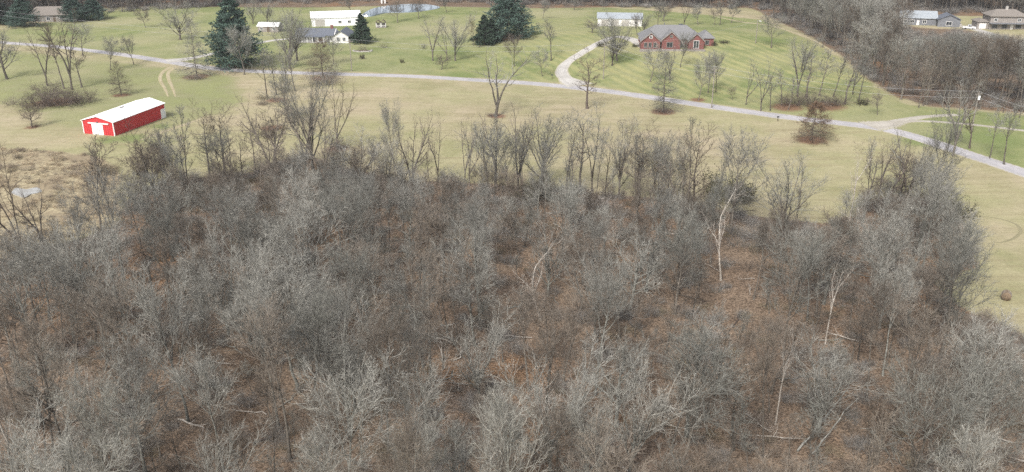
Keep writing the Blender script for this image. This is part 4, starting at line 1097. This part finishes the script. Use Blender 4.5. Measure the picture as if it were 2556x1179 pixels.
 ('slim', 355, 465, 120, 42, 'rose', None, "thin stem at the wood corner just left of the gnarled one"),
 ('slim', 425, 470, 140, 48, 'rose', None, "thin bare stem at the wood corner just right of the gnarled one"),
 ('slim', 470, 495, 165, 62, 'rose', None, "bare tree in the wood corner straight below the barn end"),
 ('fork', 580, 445, 170, 96, 'rose', None, "open forked tree at the field edge below the dirt track"),
 ('slim', 640, 440, 150, 60, 'rose', None, "slim tree at the field edge left of the very tall many stemmed one"),
 ('vase', 905, 475, 165, 150, 'ash', None, "pale fan crowned tree bending over the field edge in the middle"),
 ('vase', 965, 490, 165, 110, 'ash', None, "pale tree with swept stems at the field edge, right of the fan crowned one"),
]
for kind, px, py, hpx, wpx, tint, stem, lab in T:
    nm = 'pin_oak' if kind.startswith('pinoak') else 'bare_tree'
    plant_px(kind, px, py, hpx, lab, wpx * (0.8 if nm == 'pin_oak' else 1), tint=tint, stem=stem, name=nm)

for px, py, hpx, wpx, kind, lab in [
    (590, 168, 175, 108, 'pine', "huge blue green pine beside the road left of the ranch house"),
    (1266, 96, 122, 112, 'pine', "massive dark blue green pine on the middle lawn"),
    (1210, 112, 76, 46, 'spruce', "dark narrow conifer tucked against the massive pine"),
    (1228, 106, 60, 40, 'spruce', "small conifer between the massive pine and the narrow one"),
    (905, 108, 76, 42, 'spruce', "dark pointed conifer at the ranch house gable"),
    (62, 66, 74, 96, 'pine', "broad dark conifer left of the half hidden house"),
    (8, 60, 66, 60, 'spruce', "dark conifer at the upper left corner"),
    (185, 54, 66, 80, 'pine', "left pine of the pair right of the half hidden house"),
    (235, 50, 60, 76, 'pine', "right pine of the pair right of the half hidden house")]:
    plant_px(kind, px, py, hpx, lab, wpx, name='pine_tree' if kind == 'pine' else 'spruce_tree')

for px, py, hpx, wpx, tint, lab in [
    (1800, 700, 235, 90, 'pale', "bleached dead tree with three bare prongs near the dense oval tree"),
    (1350, 800, 190, 120, 'pale', "bleached antler branched dead tree in the middle of the wood"),
    (2060, 860, 250, 80, 'pale', "pale pinkish dead tree in the right part of the wood"),
    (2118, 560, 215, 50, 'pale', "thin pale dead pole tree against the tan field on the right"),
    (1935, 1060, 290, 70, 'pale', "slim pale dead tree leaning in the lower right wood"),
    (235, 1030, 160, 70, 'pale', "broken pale dead stem with a bent top in the lower left wood"),
    (704, 590, 130, 60, 'pale', "white barked dead spar in the wood below the brush piles"),
    (30, 1120, 240, 120, 'pale', "pale dead tree at the lower left picture edge"),
    (760, 585, 120, 40, 'pale', "slender white dead spar right of the white barked one"),
    (700, 640, 110, 60, 'pale', "short broken dead stem in the wood below the white spars"),
    (1470, 700, 150, 80, 'ash', "forked silver dead tree right of the antler branched one"),
    (2235, 640, 110, 60, 'pale', "short pale dead stub in the right bulge of the wood")]:
    plant_px('snag', px, py, hpx, lab, wpx, tint=tint, stem=None, name='dead_tree', cat='dead tree')

# shrubs and thickets standing apart
for kind, px, py, hpx, wpx, tint, lab, nm in [
    ('shrub_dense', 95, 268, 52, 100, 'dark', "dark twiggy bush at the left of the big thicket", 'thicket'),
    ('shrub_dense', 150, 262, 58, 110, 'dark', "dark twiggy bush in the middle of the big thicket", 'thicket'),
    ('shrub_dense', 205, 258, 50, 86, 'dark', "dark twiggy bush at the right of the big thicket", 'thicket'),
    ('shrub_dense', 122, 240, 55, 90, 'rose', "purplish bush at the back of the big thicket", 'thicket'),
    ('shrub', 28, 262, 32, 50, 'rose', "low reddish bush left of the big thicket", 'shrub'),
    ('shrub', 82, 318, 18, 34, 'dark', "little dark shrub around the leaning tree foot", 'shrub'),
    ('shrub_dense', 653, 247, 14, 34, 'tan', "upper brush pile in the field below the roadside row", 'brush_pile'),
    ('shrub_dense', 656, 262, 14, 40, 'dark', "lower brush pile in the field below the roadside row", 'brush_pile'),
    ('shrub_dense', 668, 343, 28, 46, 'dark', "round brush heap in the field above the wood", 'brush_pile'),
    ('shrub_dense', 703, 325, 20, 34, 'tan', "small brush heap right of the round heap", 'brush_pile'),
    ('shrub_dense', 742, 290, 40, 62, 'grey', "grey shrub in the field behind the very tall tree", 'shrub'),
    ('shrub_dense', 846, 372, 32, 48, 'dark', "dark bush at the foot of the tall forked field tree", 'shrub'),
    ('shrub_dense', 812, 210, 36, 76, 'rose', "reddish thicket at the road under the rusty hearted oak", 'thicket'),
    ('shrub_dense', 490, 198, 20, 68, 'rose', "reddish low skirt of shrubs under the pyramidal oak by the track", 'thicket'),
    ('shrub_dense', 1655, 281, 20, 62, 'dark', "dark low shrubs under the straight pyramidal oak", 'thicket'),
    ('shrub', 1230, 291, 12, 44, 'dark', "low weeds around the lone forked tree", 'shrub'),
    ('shrub_dense', 1975, 262, 46, 80, 'dark', "dark bush at the left of the knoll thicket", 'thicket'),
    ('shrub_dense', 2030, 264, 48, 90, 'rose', "purplish bush in the middle of the knoll thicket", 'thicket'),
    ('shrub_dense', 2085, 262, 36, 70, 'dark', "dark bush at the right of the knoll thicket", 'thicket'),
    ('shrub_green', 2155, 262, 22, 34, 'dark', "small dark green shrub between knoll thicket and right wood", 'shrub'),
    ('shrub_green', 1500, 116, 16, 24, 'dark', "dark clipped shrub on the drive left of the brick house", 'shrub'),
    ('shrub_green', 1585, 117, 10, 18, 'dark', "small dark shrub left of the brick house walk", 'shrub'),
    ('shrub_green', 1606, 117, 12, 18, 'dark', "dark shrub at the left brick gable", 'shrub'),
    ('shrub_green', 1652, 119, 12, 20, 'dark', "dark shrub between left and middle brick gables", 'shrub'),
    ('shrub_green', 1708, 119, 11, 18, 'dark', "dark shrub beside the brick house front door", 'shrub'),
    ('shrub_green', 1779, 114, 14, 20, 'dark', "dark shrub at the right end of the brick house", 'shrub'),
    ('shrub_green', 1809, 108, 9, 34, 'dark', "low dark hedge piece on the lawn right of the brick house", 'shrub'),
    ('shrub', 957, 120, 18, 22, 'rose', "small bare shrub right of the stone planting bed", 'shrub'),
    ('shrub_green', 905, 148, 16, 14, 'dark', "small clipped bush below the stone planting bed", 'shrub'),
    ('shrub_green', 1003, 157, 13, 12, 'tan', "tiny bush on the lawn left of the leaning trees", 'shrub'),
    ('shrub', 1055, 122, 22, 18, 'grey', "thin shrub on the lawn behind the tiny bush", 'shrub'),
    ('shrub_green', 818, 103, 11, 20, 'dark', "dark shrub between porch and gabled wing", 'shrub'),
    ('shrub_green', 752, 100, 10, 24, 'dark', "dark shrub at the left porch end", 'shrub'),
    ('shrub', 905, 124, 14, 30, 'rose', "bare twigs growing within the stone planting bed", 'shrub'),
    ('shrub', 1268, 95, 34, 26, 'pale', "whitish bare shrub before the massive pine", 'shrub'),
    ('shrub_green', 1795, 495, 75, 110, 'tan', "olive green vine mound at the field edge behind the oval tree", 'thicket'),
    ('shrub_green', 1850, 505, 60, 80, 'dark', "dark green bush right of the olive vine mound", 'thicket'),
    ('shrub_green', 2372, 545, 70, 90, 'dark', "dark green mound at the right tip of the wood", 'thicket'),
    ('shrub_dense', 2270, 530, 90, 140, 'dark', "dark tangle of vines under the right bulge trees", 'thicket'),
    ('shrub_dense', 2190, 520, 70, 110, 'rose', "rosy brambles at the left of the right bulge", 'thicket'),
    ('shrub_dense', 1222, 452, 75, 70, 'rose', "purplish vine curtain at the field edge", 'thicket'),
    ('shrub_green', 510, 490, 40, 60, 'dark', "dark evergreen clump in the wood corner below the barn", 'shrub'),
    ('shrub_green', 930, 482, 50, 50, 'dark', "dark evergreen clump under the pale fan crowned tree", 'shrub'),
    ('shrub_green', 1330, 505, 60, 90, 'dark', "dark leafy clump under the broad topped tree", 'shrub'),
    ('shrub', 190, 425, 26, 40, 'dark', "dark weedy bush in the reed bed", 'shrub'),
    ('shrub_dense', 270, 430, 30, 60, 'tan', "tan bush at the right end of the reed bed", 'shrub')]:
    plant_px(kind, px, py, hpx, lab, wpx, tint=tint, name=nm, cat='shrub' if nm == 'shrub' else nm.replace('_', ' '))

# ------------------------------------------------------------------ the wood: individual crowns
WP = poly_w(WOOD); FP = poly_w(FARWOOD)
GAPS = [(600, 930, 60, 70), (900, 930, 55, 80), (1440, 690, 60, 70), (1560, 690, 80, 60), (1830, 690, 90, 80), (1330, 690, 50, 60), (560, 760, 50, 60), (720, 1000, 60, 60),
        (1850, 950, 90, 60), (1990, 740, 50, 60), (2180, 700, 60, 80), (1080, 930, 60, 60), (1340, 980, 50, 70), (880, 1080, 50, 60), (1780, 1000, 60, 50), (1990, 1010, 70, 60),
        (420, 930, 60, 70), (1000, 560, 80, 50), (1650, 700, 50, 50), (2080, 980, 60, 50), (160, 960, 50, 60), (1120, 1060, 70, 50), (1640, 1060, 60, 50)]
LIGHT = [(650, 640, 210, 110), (1380, 560, 90, 60), (2180, 590, 130, 90), (1540, 620, 100, 110), (1200, 850, 160, 120), (1500, 860, 120, 120), (850, 720, 180, 110), (1740, 590, 60, 60),
         (1450, 1000, 120, 150), (2380, 880, 120, 90), (2430, 1080, 120, 90), (560, 1120, 80, 60), (60, 1000, 70, 120), (1650, 820, 90, 80), (1240, 1080, 80, 90), (1750, 1130, 110, 60), (2100, 870, 100, 80)]
SHOWN = [(1350, 735, 85, 95), (1800, 610, 50, 100), (2090, 770, 50, 70), (220, 960, 40, 60), (2510, 745, 80, 70)]
def in_ell(L, u, v): return any(((u - a) / c) ** 2 + ((v - b) / d) ** 2 < 1 for a, b, c, d in L)

taken = []
for o in COL.objects:
    if o.parent is None and o.get("category") in ('tree', 'dead tree'): taken.append((o.location.x, o.location.y, 3.0))
def far_enough(x, y, r):
    return all((x - a) ** 2 + (y - b) ** 2 > (r * 0.5 + q * 0.5) ** 2 for a, b, q in taken)

EDGE = ([-200, 0, 300, 340, 480, 640, 900, 1100, 1300, 1700, 1770, 1900, 2060, 2130, 2200, 2330, 2400, 2440, 2480, 2556, 2800],
        [600, 590, 530, 440, 425, 420, 440, 440, 470, 500, 520, 560, 560, 520, 470, 480, 560, 690, 785, 800, 820])
cand = np.stack([RNG.uniform(-150, 150, 60000), RNG.uniform(52, 205, 60000)], 1)
cand = cand[inside(WP, cand[:, 0], cand[:, 1])]
forest = []
N_WOOD = 166
for x, y in cand:
    if len(forest) >= N_WOOD: break
    z = float(terrain(x, y)); u0, v0, _ = proj((x, y, z))
    edge = v0 < 600
    light = None
    H = RNG.uniform(10, 15) if edge else RNG.uniform(15.5, 22)
    lim = float(np.interp(u0, EDGE[0], EDGE[1])) + RNG.normal(0, 22) - (RNG.uniform(30, 110) if RNG.uniform() < 0.3 and u0 < 2300 else 0)
    while H > 4.5 and proj((x, y, z + H))[1] < lim: H -= 0.5
    if H <= 4.5 and (u0 > 2330 or RNG.uniform() < 0.8): continue
    uc, vc, _ = proj((x, y, z + H * 0.68))
    if not (-60 < uc < PW + 60) or vc > PH + 70: continue
    if in_ell(GAPS, uc, vc) or in_ell(SHOWN, uc, vc): continue
    if 2410 < uc < 2640 and proj((x, y, z + H))[1] < 775: continue
    light = in_ell(LIGHT, uc, vc)
    sp = 4.8 if light else 6.6
    if not far_enough(x, y, sp): continue
    taken.append((x, y, sp))
    forest.append((x, y, z, H, light, u0, v0))
rows = lambda v: "wood edge" if v < 620 else ("upper wood" if v < 800 else ("mid wood" if v < 1010 else ("lower wood" if v < 1200 else "picture bottom")))
cols = lambda u: "below the reed bed" if u < 330 else ("below the red barn" if u < 640 else ("below the ranch house" if u < 1010 else ("below the middle lawn" if u < 1400 else ("below the curving driveway" if u < 1640 else ("below the brick house" if u < 1900 else ("below the brown oak" if u < 2180 else "below the road bend"))))))
KINDS = {  # kind, tint, stem, words
    'a': ('vase', 'ash', 'grey', "pale fan crowned"), 'b': ('oval', 'ash', 'grey', "ash grey round crowned"), 'c': ('oval', 'grey', None, "grey dense crowned"),
    'd': ('forest', 'rose', None, "rosy high crowned"), 'e': ('forest', 'ash', 'grey', "long boled grey"), 'f': ('slim', 'rose', None, "slim brown"), 'g': ('spread', 'ash', 'grey', "pale spreading")}
cells = {}
EDGE_KINDS = {'h': ('bole', 'brown', 'trunk', "crooked brown"), 'i': ('fork', 'rose', 'trunk', "forked brown"), 'j': ('slim', 'grey', 'trunk', "slim grey"), 'l': ('oval', 'grey', 'trunk', "twiggy grey")}
n_edge = 0
for u_ in np.concatenate([np.linspace(305, 2340, 62), np.linspace(1110, 1760, 20)]):
    u = u_ + RNG.uniform(-22, 22); v = float(np.interp(u, *EDGE)) + RNG.uniform(5, 90)
    p = at(u, v)
    if 1770 < u < 2120 and RNG.uniform() < 0.7: continue
    if not far_enough(p[0], p[1], 1.2): continue
    taken.append((p[0], p[1], 1.6)); n_edge += 1
    k = str(RNG.choice(list('hhiijjjl')))
    cells.setdefault((k, "field edge row", cols(u)), []).append((p[0], p[1], p[2], height_m(p, RNG.uniform(125, 250)), False, u, v))
for f in forest:
    k = RNG.choice(list('aaabbccgge')) if f[4] else RNG.choice(list('ccdddeeefbb'))
    cells.setdefault((k, rows(f[6]), cols(f[5])), []).append(f)
NUM = [str(i) for i in range(40)]; NUM[:10] = ["", "one", "two", "three", "four", "five", "six", "seven", "eight", "nine"]; NTH = ["", "second", "third", "fourth", "fifth", "sixth", "seventh", "eighth", "ninth"] + ["%dth" % i for i in range(10, 40)]
KINDS.update(EDGE_KINDS)
RIGHT = [(a + RNG.uniform(8, 22), b + RNG.uniform(4, 10)) for a, b in [(1925, 36), (1965, 58), (2003, 80), (2040, 104), (2075, 128), (2105, 148), (2135, 170), (2160, 192), (2184, 210), (2300, 262), (2340, 264), (2385, 266), (2430, 270)]] + [(1905, 28), (1945, 48), (1985, 70), (2020, 92), (2060, 118), (2090, 138), (2118, 160), (2150, 185), (2172, 204), (2195, 222), (2222, 240), (2250, 256), (2285, 268), (2320, 272), (2362, 274), (2410, 272), (2450, 280), (2500, 288), (2545, 294)]
for u, v in RIGHT:
    p = at(u + RNG.uniform(-9, 9), v + RNG.uniform(-12, 2)); hp = RNG.uniform(105, 165) if u > 2040 else RNG.uniform(65, 95)
    cells.setdefault((str(RNG.choice(list('hijj'))), "front row", "of the right wood"), []).append((p[0], p[1], p[2], height_m(p, hp), False, u, v))

for (k, r_, c_), fs in cells.items():
    fs.sort(key=lambda f: f[5])
    n = len(fs)
    od = [""] if n == 1 else ["left of two ", "right of two "] if n == 2 else ["leftmost of %s " % NUM[n]] + ["%s from left of %s " % (NTH[i], NUM[n]) for i in range(1, n - 1)] + ["rightmost of %s " % NUM[n]]
    kind, tint, stem, words = KINDS[k]
    for o_, (x, y, z, H, light, u0, v0) in zip(od, fs):
        lab = "%s%s %s, %s %s" % (o_, words, "tree" if n == 1 else "trees", r_, c_)
        plant(kind, (x, y, z), H * (0.85 if k in 'ag' else 1.0), lab, tint=tint, stem=stem, group="bare trees crowded in the wood", W=H * float(RNG.uniform(0.48, 0.66)) * (1.12 if k in 'ag' else 1.0 if k in 'bc' else (0.5 if k in 'fj' else 0.8 if k in 'de' else 0.92)))

# fallen trunks on the wood floor
def log(px, py, qx, qy, r, label, tint='bark_pale', rise=0.3):
    a, b = at(px, py), at(qx, qy); n = 9; t = np.linspace(0, 1, n)[:, None]; rg = np.random.default_rng(int(px))
    P = a * (1 - t) + b * t + rg.normal(0, 0.12, (n, 3)); P[:, 2] = terrain(P[:, 0], P[:, 1]) + r + rise * t[:, 0]
    Ps, Rs = P[None], (r * np.linspace(1, 0.45, n))[None]
    V1, F1 = tubes(Ps, Rs, 8); Q, S_ = spawn(Ps, Rs, rg, 7, 0.35, 1, 45, 12, 0.25, 6, 0.5, 0.25, 0.12, tip=0.3, rmin=0.012)
    Q2, S2 = spawn(Q, S_, rg, 4, 0.3, 1, 40, 12, 0.5, 4, 0.6, 0.1, 0.15, tip=0.4, rmin=0.01)
    o = empty("fallen_tree", a); tag(o, label, "fallen tree")
    for nm, (V, F) in (("trunk", (V1, F1)), ("branches", merge([tubes(Q, S_, 4), tubes(Q2, S2, 3)]))):
        link(nm, new_mesh(nm, V - a, F, M[tint], True), o)
log(1040, 1030, 1130, 960, 0.16, "pale fallen trunk slanting in the lower middle of the wood", rise=2.5)
log(1040, 830, 1135, 890, 0.14, "pale fallen limb lying across the wood left of the big fan crowns", rise=2.0)
log(1990, 1130, 2110, 1010, 0.13, "greyish fallen trunk slanting in the lower right wood", 'bark_ash', 2.5)
log(2025, 1140, 2130, 1030, 0.10, "thin fallen pole beside the slanting grey trunk", 'bark_ash', 2.0)
log(1370, 1110, 1480, 1060, 0.12, "bent grey fallen tree at the bottom middle of the wood", 'bark_ash', 2.5)
log(450, 1050, 510, 1085, 0.14, "pale fallen trunk in the lower left wood", rise=0.8)
log(630, 1110, 715, 1085, 0.13, "dark fallen trunk on bare leaf litter in the lower left wood", 'bark_dark', 0.4)
log(1010, 1118, 1075, 1112, 0.13, "short dark log lying on leaf litter bottom centre", 'bark_dark', 0.1)
log(2200, 1080, 2260, 1100, 0.13, "dark log on the leaf litter lower right", 'bark_dark', 0.1)
log(310, 830, 380, 870, 0.10, "thin pale fallen limb in the left of the wood", rise=2.0)

# ------------------------------------------------------------------ masses nobody could count: scattered by geometry nodes
def source_collection(name, protos):
    c = bpy.data.collections.new(name)                       # not linked into the scene
    for i, (V, F, mats) in enumerate(protos):
        me = new_mesh("%s_%02d" % (name, i), V, F, None)
        for m in mats[0]: me.materials.append(m)
        if mats[1] is not None: me.polygons.foreach_set("material_index", mats[1].astype(np.int32))
        c.objects.link(bpy.data.objects.new("%s_%02d" % (name, i), me))
    return c

def joined(pr, trunk_mat, crown_mat):
    tv, tf, cv, cf, ex = pr.parts
    V, F = merge([(tv, tf), (cv, cf)] + ([(ex[0], ex[1])] if ex else []))
    mi = np.concatenate([np.zeros(len(tf)), np.ones(len(cf))] + ([np.full(len(ex[1]), 2)] if ex else []))
    return V, F, ([M[trunk_mat], M[crown_mat]] + ([M[ex[2]]] if ex else []), mi)

def scatter(name, label, cat, coll, pts, scale, idx):
    n = len(pts); z = terrain(pts[:, 0], pts[:, 1])
    me = bpy.data.meshes.new(name); me.vertices.add(n)
    me.vertices.foreach_set("co", np.c_[pts, z].astype(np.float32).ravel())
    for nm, typ, a in (("size", 'FLOAT_VECTOR', scale), ("turn", 'FLOAT', RNG.uniform(0, 6.28, n)), ("which", 'INT', idx)):
        at_ = me.attributes.new(nm, typ, 'POINT')
        at_.data.foreach_set("vector" if typ == 'FLOAT_VECTOR' else "value", np.asarray(a, np.int32 if typ == 'INT' else np.float32).ravel())
    o = link(name, me); tag(o, label, cat, kind="stuff")
    ng = bpy.data.node_groups.new(name, 'GeometryNodeTree')
    ng.interface.new_socket("Geometry", in_out='INPUT', socket_type='NodeSocketGeometry')
    ng.interface.new_socket("Geometry", in_out='OUTPUT', socket_type='NodeSocketGeometry')
    gi, go = ng.nodes.new("NodeGroupInput"), ng.nodes.new("NodeGroupOutput")
    ip = ng.nodes.new("GeometryNodeInstanceOnPoints"); ci = ng.nodes.new("GeometryNodeCollectionInfo")
    ci.inputs["Collection"].default_value = coll; ci.inputs["Separate Children"].default_value = True; ci.inputs["Reset Children"].default_value = True
    def attr(nm, typ):
        a = ng.nodes.new("GeometryNodeInputNamedAttribute"); a.data_type = typ; a.inputs["Name"].default_value = nm
        return [s for s in a.outputs if s.enabled and s.name == "Attribute"][0]
    cx = ng.nodes.new("ShaderNodeCombineXYZ")
    L = ng.links
    L.new(gi.outputs[0], ip.inputs["Points"]); L.new(ci.outputs[0], ip.inputs["Instance"])
    ip.inputs["Pick Instance"].default_value = True
    L.new(attr("which", 'INT'), ip.inputs["Instance Index"]); L.new(attr("turn", 'FLOAT'), cx.inputs[2]); L.new(cx.outputs[0], ip.inputs["Rotation"])
    L.new(attr("size", 'FLOAT_VECTOR'), ip.inputs["Scale"]); L.new(ip.outputs[0], go.inputs[0])
    md = o.modifiers.new("scatter", 'NODES'); md.node_group = ng
    return o

tree_src = source_collection("wood_source", [
    joined(PR['forest'][1], 'bark_trunk', 'bark_rose'), joined(PR['slim'][0], 'bark_trunk', 'bark_rose'), joined(PR['slim'][1], 'bark_trunk', 'bark_grey'),
    joined(PR['oval'][1], 'bark_trunk', 'bark_grey'), joined(PR['forest'][2], 'bark_trunk', 'bark_brown'), joined(PR['oval'][2], 'bark_trunk', 'bark_ash')])
brush_src = source_collection("brush_source", [
    joined(PR['shrub'][0], 'bark_brown', 'brush'), joined(PR['shrub'][1], 'bark_rose', 'bark_tan'), joined(PR['shrub_dense'][0], 'bark_brown', 'brush_grey'),
    joined(PR['shrub'][0], 'bark_grey', 'brush_grey'), joined(PR['shrub'][1], 'bark_brown', 'brush'), joined(PR['shrub'][1], 'reed', 'reed')])

def in_any_px(pts, ell, hz):
    out = np.zeros(len(pts), bool)
    for i, (x, y) in enumerate(pts):
        u, v, _ = proj((x, y, float(terrain(x, y)) + hz)); out[i] = in_ell(ell, u, v)
    return out

# slim young trees filling the wood
c = cand[RNG.permutation(len(cand))][:6000]; keep = []
for x, y in c:
    u, v, _ = proj((x, y, float(terrain(x, y)) + 6))
    if not (-80 < u < PW + 80 and v < PH + 140): continue
    if (in_ell(SHOWN, u, v) and (u > 2400 or RNG.uniform() < 0.7)) or (in_ell(GAPS, u, v) and RNG.uniform() < 0.6): continue
    if all((x - a) ** 2 + (y - b) ** 2 > 2.2 ** 2 for a, b in keep[-400:]): keep.append((x, y))
    if len(keep) >= 450: break
pts = np.array(keep); n = len(pts); h = RNG.uniform(0.4, 0.78, n)
for i, (x, y) in enumerate(pts):
    z = float(terrain(x, y)); uu = proj((x, y, z))[0]; lim = float(np.interp(uu, *EDGE)) + RNG.normal(0, 25) - (RNG.uniform(30, 130) if RNG.uniform() < 0.35 and 300 < uu < 2300 else 0)
    while h[i] > 0.18 and proj((x, y, z + 16 * h[i]))[1] < lim: h[i] -= 0.03
    if h[i] <= 0.2 and uu > 2400: h[i] = 0.08
scatter("young_trees", "thin young bare trees filling the gaps of the wood", "young trees", tree_src, pts, np.stack([h * RNG.uniform(0.9, 1.3, n), h * RNG.uniform(0.9, 1.3, n), h], 1), np.where(pts[:, 1] > 140, RNG.choice([2, 2, 5, 0, 4, 1], n), RNG.choice([0, 1, 2, 2, 4, 1], n)))
# undergrowth
c = np.stack([RNG.uniform(-160, 160, 9000), RNG.uniform(55, 210, 9000)], 1)
c = c[inside(WP, c[:, 0], c[:, 1])]
g = in_any_px(c, GAPS, 1.0); c = c[~g | (RNG.uniform(0, 1, len(c)) < 0.35)]
b_ = at(2510, 747); c = c[np.hypot(c[:, 0] - b_[0], c[:, 1] - b_[1] + 4) > 7][:2400]; n = len(c)
edge = np.clip((c[:, 1] - 120) / 50, 0, 1)
h = RNG.uniform(0.22, 0.6, n) + edge * RNG.uniform(0.0, 0.35, n)
scatter("undergrowth", "tangled brown undergrowth of the wood floor", "undergrowth", brush_src, c, np.stack([h * 1.1, h * 1.1, h], 1), np.where(c[:, 1] > 135, RNG.choice([2, 3, 3, 1, 0], n), RNG.choice([0, 0, 1, 2, 3, 4], n)))
# sticks and small windfall on the leaf litter
def windfall(seed):
    rg = np.random.default_rng(seed); n = 7; t = np.linspace(0, 1, n)
    P = np.stack([t * 4.5, rg.normal(0, 0.12, n), 0.1 + t * rg.uniform(0.1, 0.9)], 1)[None]; R = (0.085 * np.linspace(1, 0.4, n))[None]
    A = spawn(P, R, rg, 6, 0.3, 1, 42, 12, 0.3, 5, 0.55, 0.15, 0.14, tip=0.3, rmin=0.012); B = spawn(A[0], A[1], rg, 4, 0.3, 1, 42, 12, 0.5, 4, 0.6, 0, 0.16, tip=0.4, rmin=0.01)
    return merge([tubes(P, R, 6), tubes(*A, 4), tubes(*B, 3)])
fall_src = source_collection("windfall_source", [windfall(i) + (([M[m]], None),) for i, m in enumerate(('bark_pale', 'bark_dark', 'bark_grey', 'bark_pale', 'bark_brown'))])
c = cand[RNG.permutation(len(cand))][:420]; n = len(c); h = RNG.uniform(0.5, 1.25, n)
scatter("windfall", "windfall sticks and small logs strewn on the leaf litter", "deadfall", fall_src, c, np.stack([h, h, h], 1), RNG.choice(5, n))
# dead weeds in the wet corner
WD = poly_w(WEEDS)
c = np.stack([RNG.uniform(-190, -60, 5000), RNG.uniform(110, 240, 5000)], 1); c = c[inside(WD, c[:, 0], c[:, 1])]
pool = at(62, 481)[:2]; c = c[np.hypot(c[:, 0] - pool[0], c[:, 1] - pool[1]) > 5.0][:900]; n = len(c)
h = RNG.uniform(0.18, 0.42, n)
scatter("dead_weeds", "matted dead weeds around the small pool", "weeds", brush_src, c, np.stack([h * 1.2, h * 1.2, h], 1), RNG.choice([0, 5, 5, 5, 1], n))
# right wood and the far woods along the top edge
c = np.stack([RNG.uniform(-420, 480, 22000), RNG.uniform(190, 700, 22000)], 1)
u = np.array([proj((x, y, float(terrain(x, y))))[:2] for x, y in c])
TOP = [(-600, 75), (-100, 75), (0, 62), (60, 48), (300, 31), (480, 21), (640, 11), (840, 9), (1000, 0), (1100, 6), (1330, 15), (1600, 20), (1900, 24), (2000, 20), (2250, 30), (2420, 36), (2700, 45), (2700, -700), (-600, -700)]
TP = np.array(TOP, float)
front = inside(FP, c[:, 0], c[:, 1])
top = inside(TP, u[:, 0], u[:, 1]) & (u[:, 0] > -200) & (u[:, 0] < PW + 200)
hs_ = [at(*q)[:2] for q in ((2318, 64), (2508, 74), (2490, 60), (2340, 55), (122, 50))]
for q in hs_: front &= np.hypot(c[:, 0] - q[0], c[:, 1] - q[1]) > 13; top &= np.hypot(c[:, 0] - q[0], c[:, 1] - q[1]) > 15
cf = c[front][:1500]; keep = []
for x, y in cf:
    if all((x - a) ** 2 + (y - b) ** 2 > 3.5 ** 2 for a, b in keep): keep.append((x, y))
cf = np.array(keep); n = len(cf); h = RNG.uniform(0.85, 1.3, n)
def clear_of(pts, h, tall):
    ok = np.ones(len(pts), bool)
    for i, (x, y) in enumerate(pts):
        z = float(terrain(x, y)); u, v, _ = proj((x, y, z))
        if u > 2235 and v > 45:
            while h[i] > 0.2 and proj((x, y, z + tall * h[i]))[1] < 84 + 0.1 * abs(u - 2420): h[i] -= 0.04
            ok[i] = h[i] > 0.22
    return ok
k_ = clear_of(cf, h, 17); cf, h = cf[k_], h[k_]; n = len(cf)
scatter("right_wood", "grey lilac bare wood filling the upper right hollow", "wood", tree_src, cf, np.stack([h * 1.0, h * 1.0, h], 1), RNG.choice([2, 2, 3, 5, 4], n))
ct = c[top][np.argsort(-u[top][:, 1])][:1500]; h = RNG.uniform(0.7, 1.1, len(ct)); k_ = clear_of(ct, h, 17); ct, h = ct[k_], h[k_]; n = len(ct)
scatter("far_wood", "dim bare woods along the far upper edge", "wood", tree_src, ct, np.stack([h * 1.2, h * 1.2, h], 1), RNG.choice([0, 1, 2, 3, 4], n))
c2 = np.concatenate([c[front][:1100], c[top][np.argsort(-u[top][:, 1])][:900]]); n = len(c2); h = RNG.uniform(0.4, 0.9, n)
scatter("right_undergrowth", "low grey brush under the right wood and along the far treeline", "undergrowth", brush_src, c2, np.stack([h * 1.2, h * 1.2, h], 1), RNG.choice([0, 2, 2, 3, 3], n))

# ------------------------------------------------------------------ air
def haze():
    hm = bpy.data.materials.new("haze air"); hm.use_nodes = True; nt = hm.node_tree; nt.nodes.clear()
    vo = nt.nodes.new("ShaderNodeVolumePrincipled"); vo.inputs["Density"].default_value = 0.00012; vo.inputs["Color"].default_value = (0.86, 0.88, 0.93, 1)
    ou = nt.nodes.new("ShaderNodeOutputMaterial"); nt.links.new(vo.outputs[0], ou.inputs["Volume"])
    o = MB().box(-4600, 4600, -4600, 5000, -12, 76).build("haze", hm)
    tag(o, "thin pale winter haze over the far lawns", "haze", kind="stuff")
USE_HAZE = True
if USE_HAZE: haze()
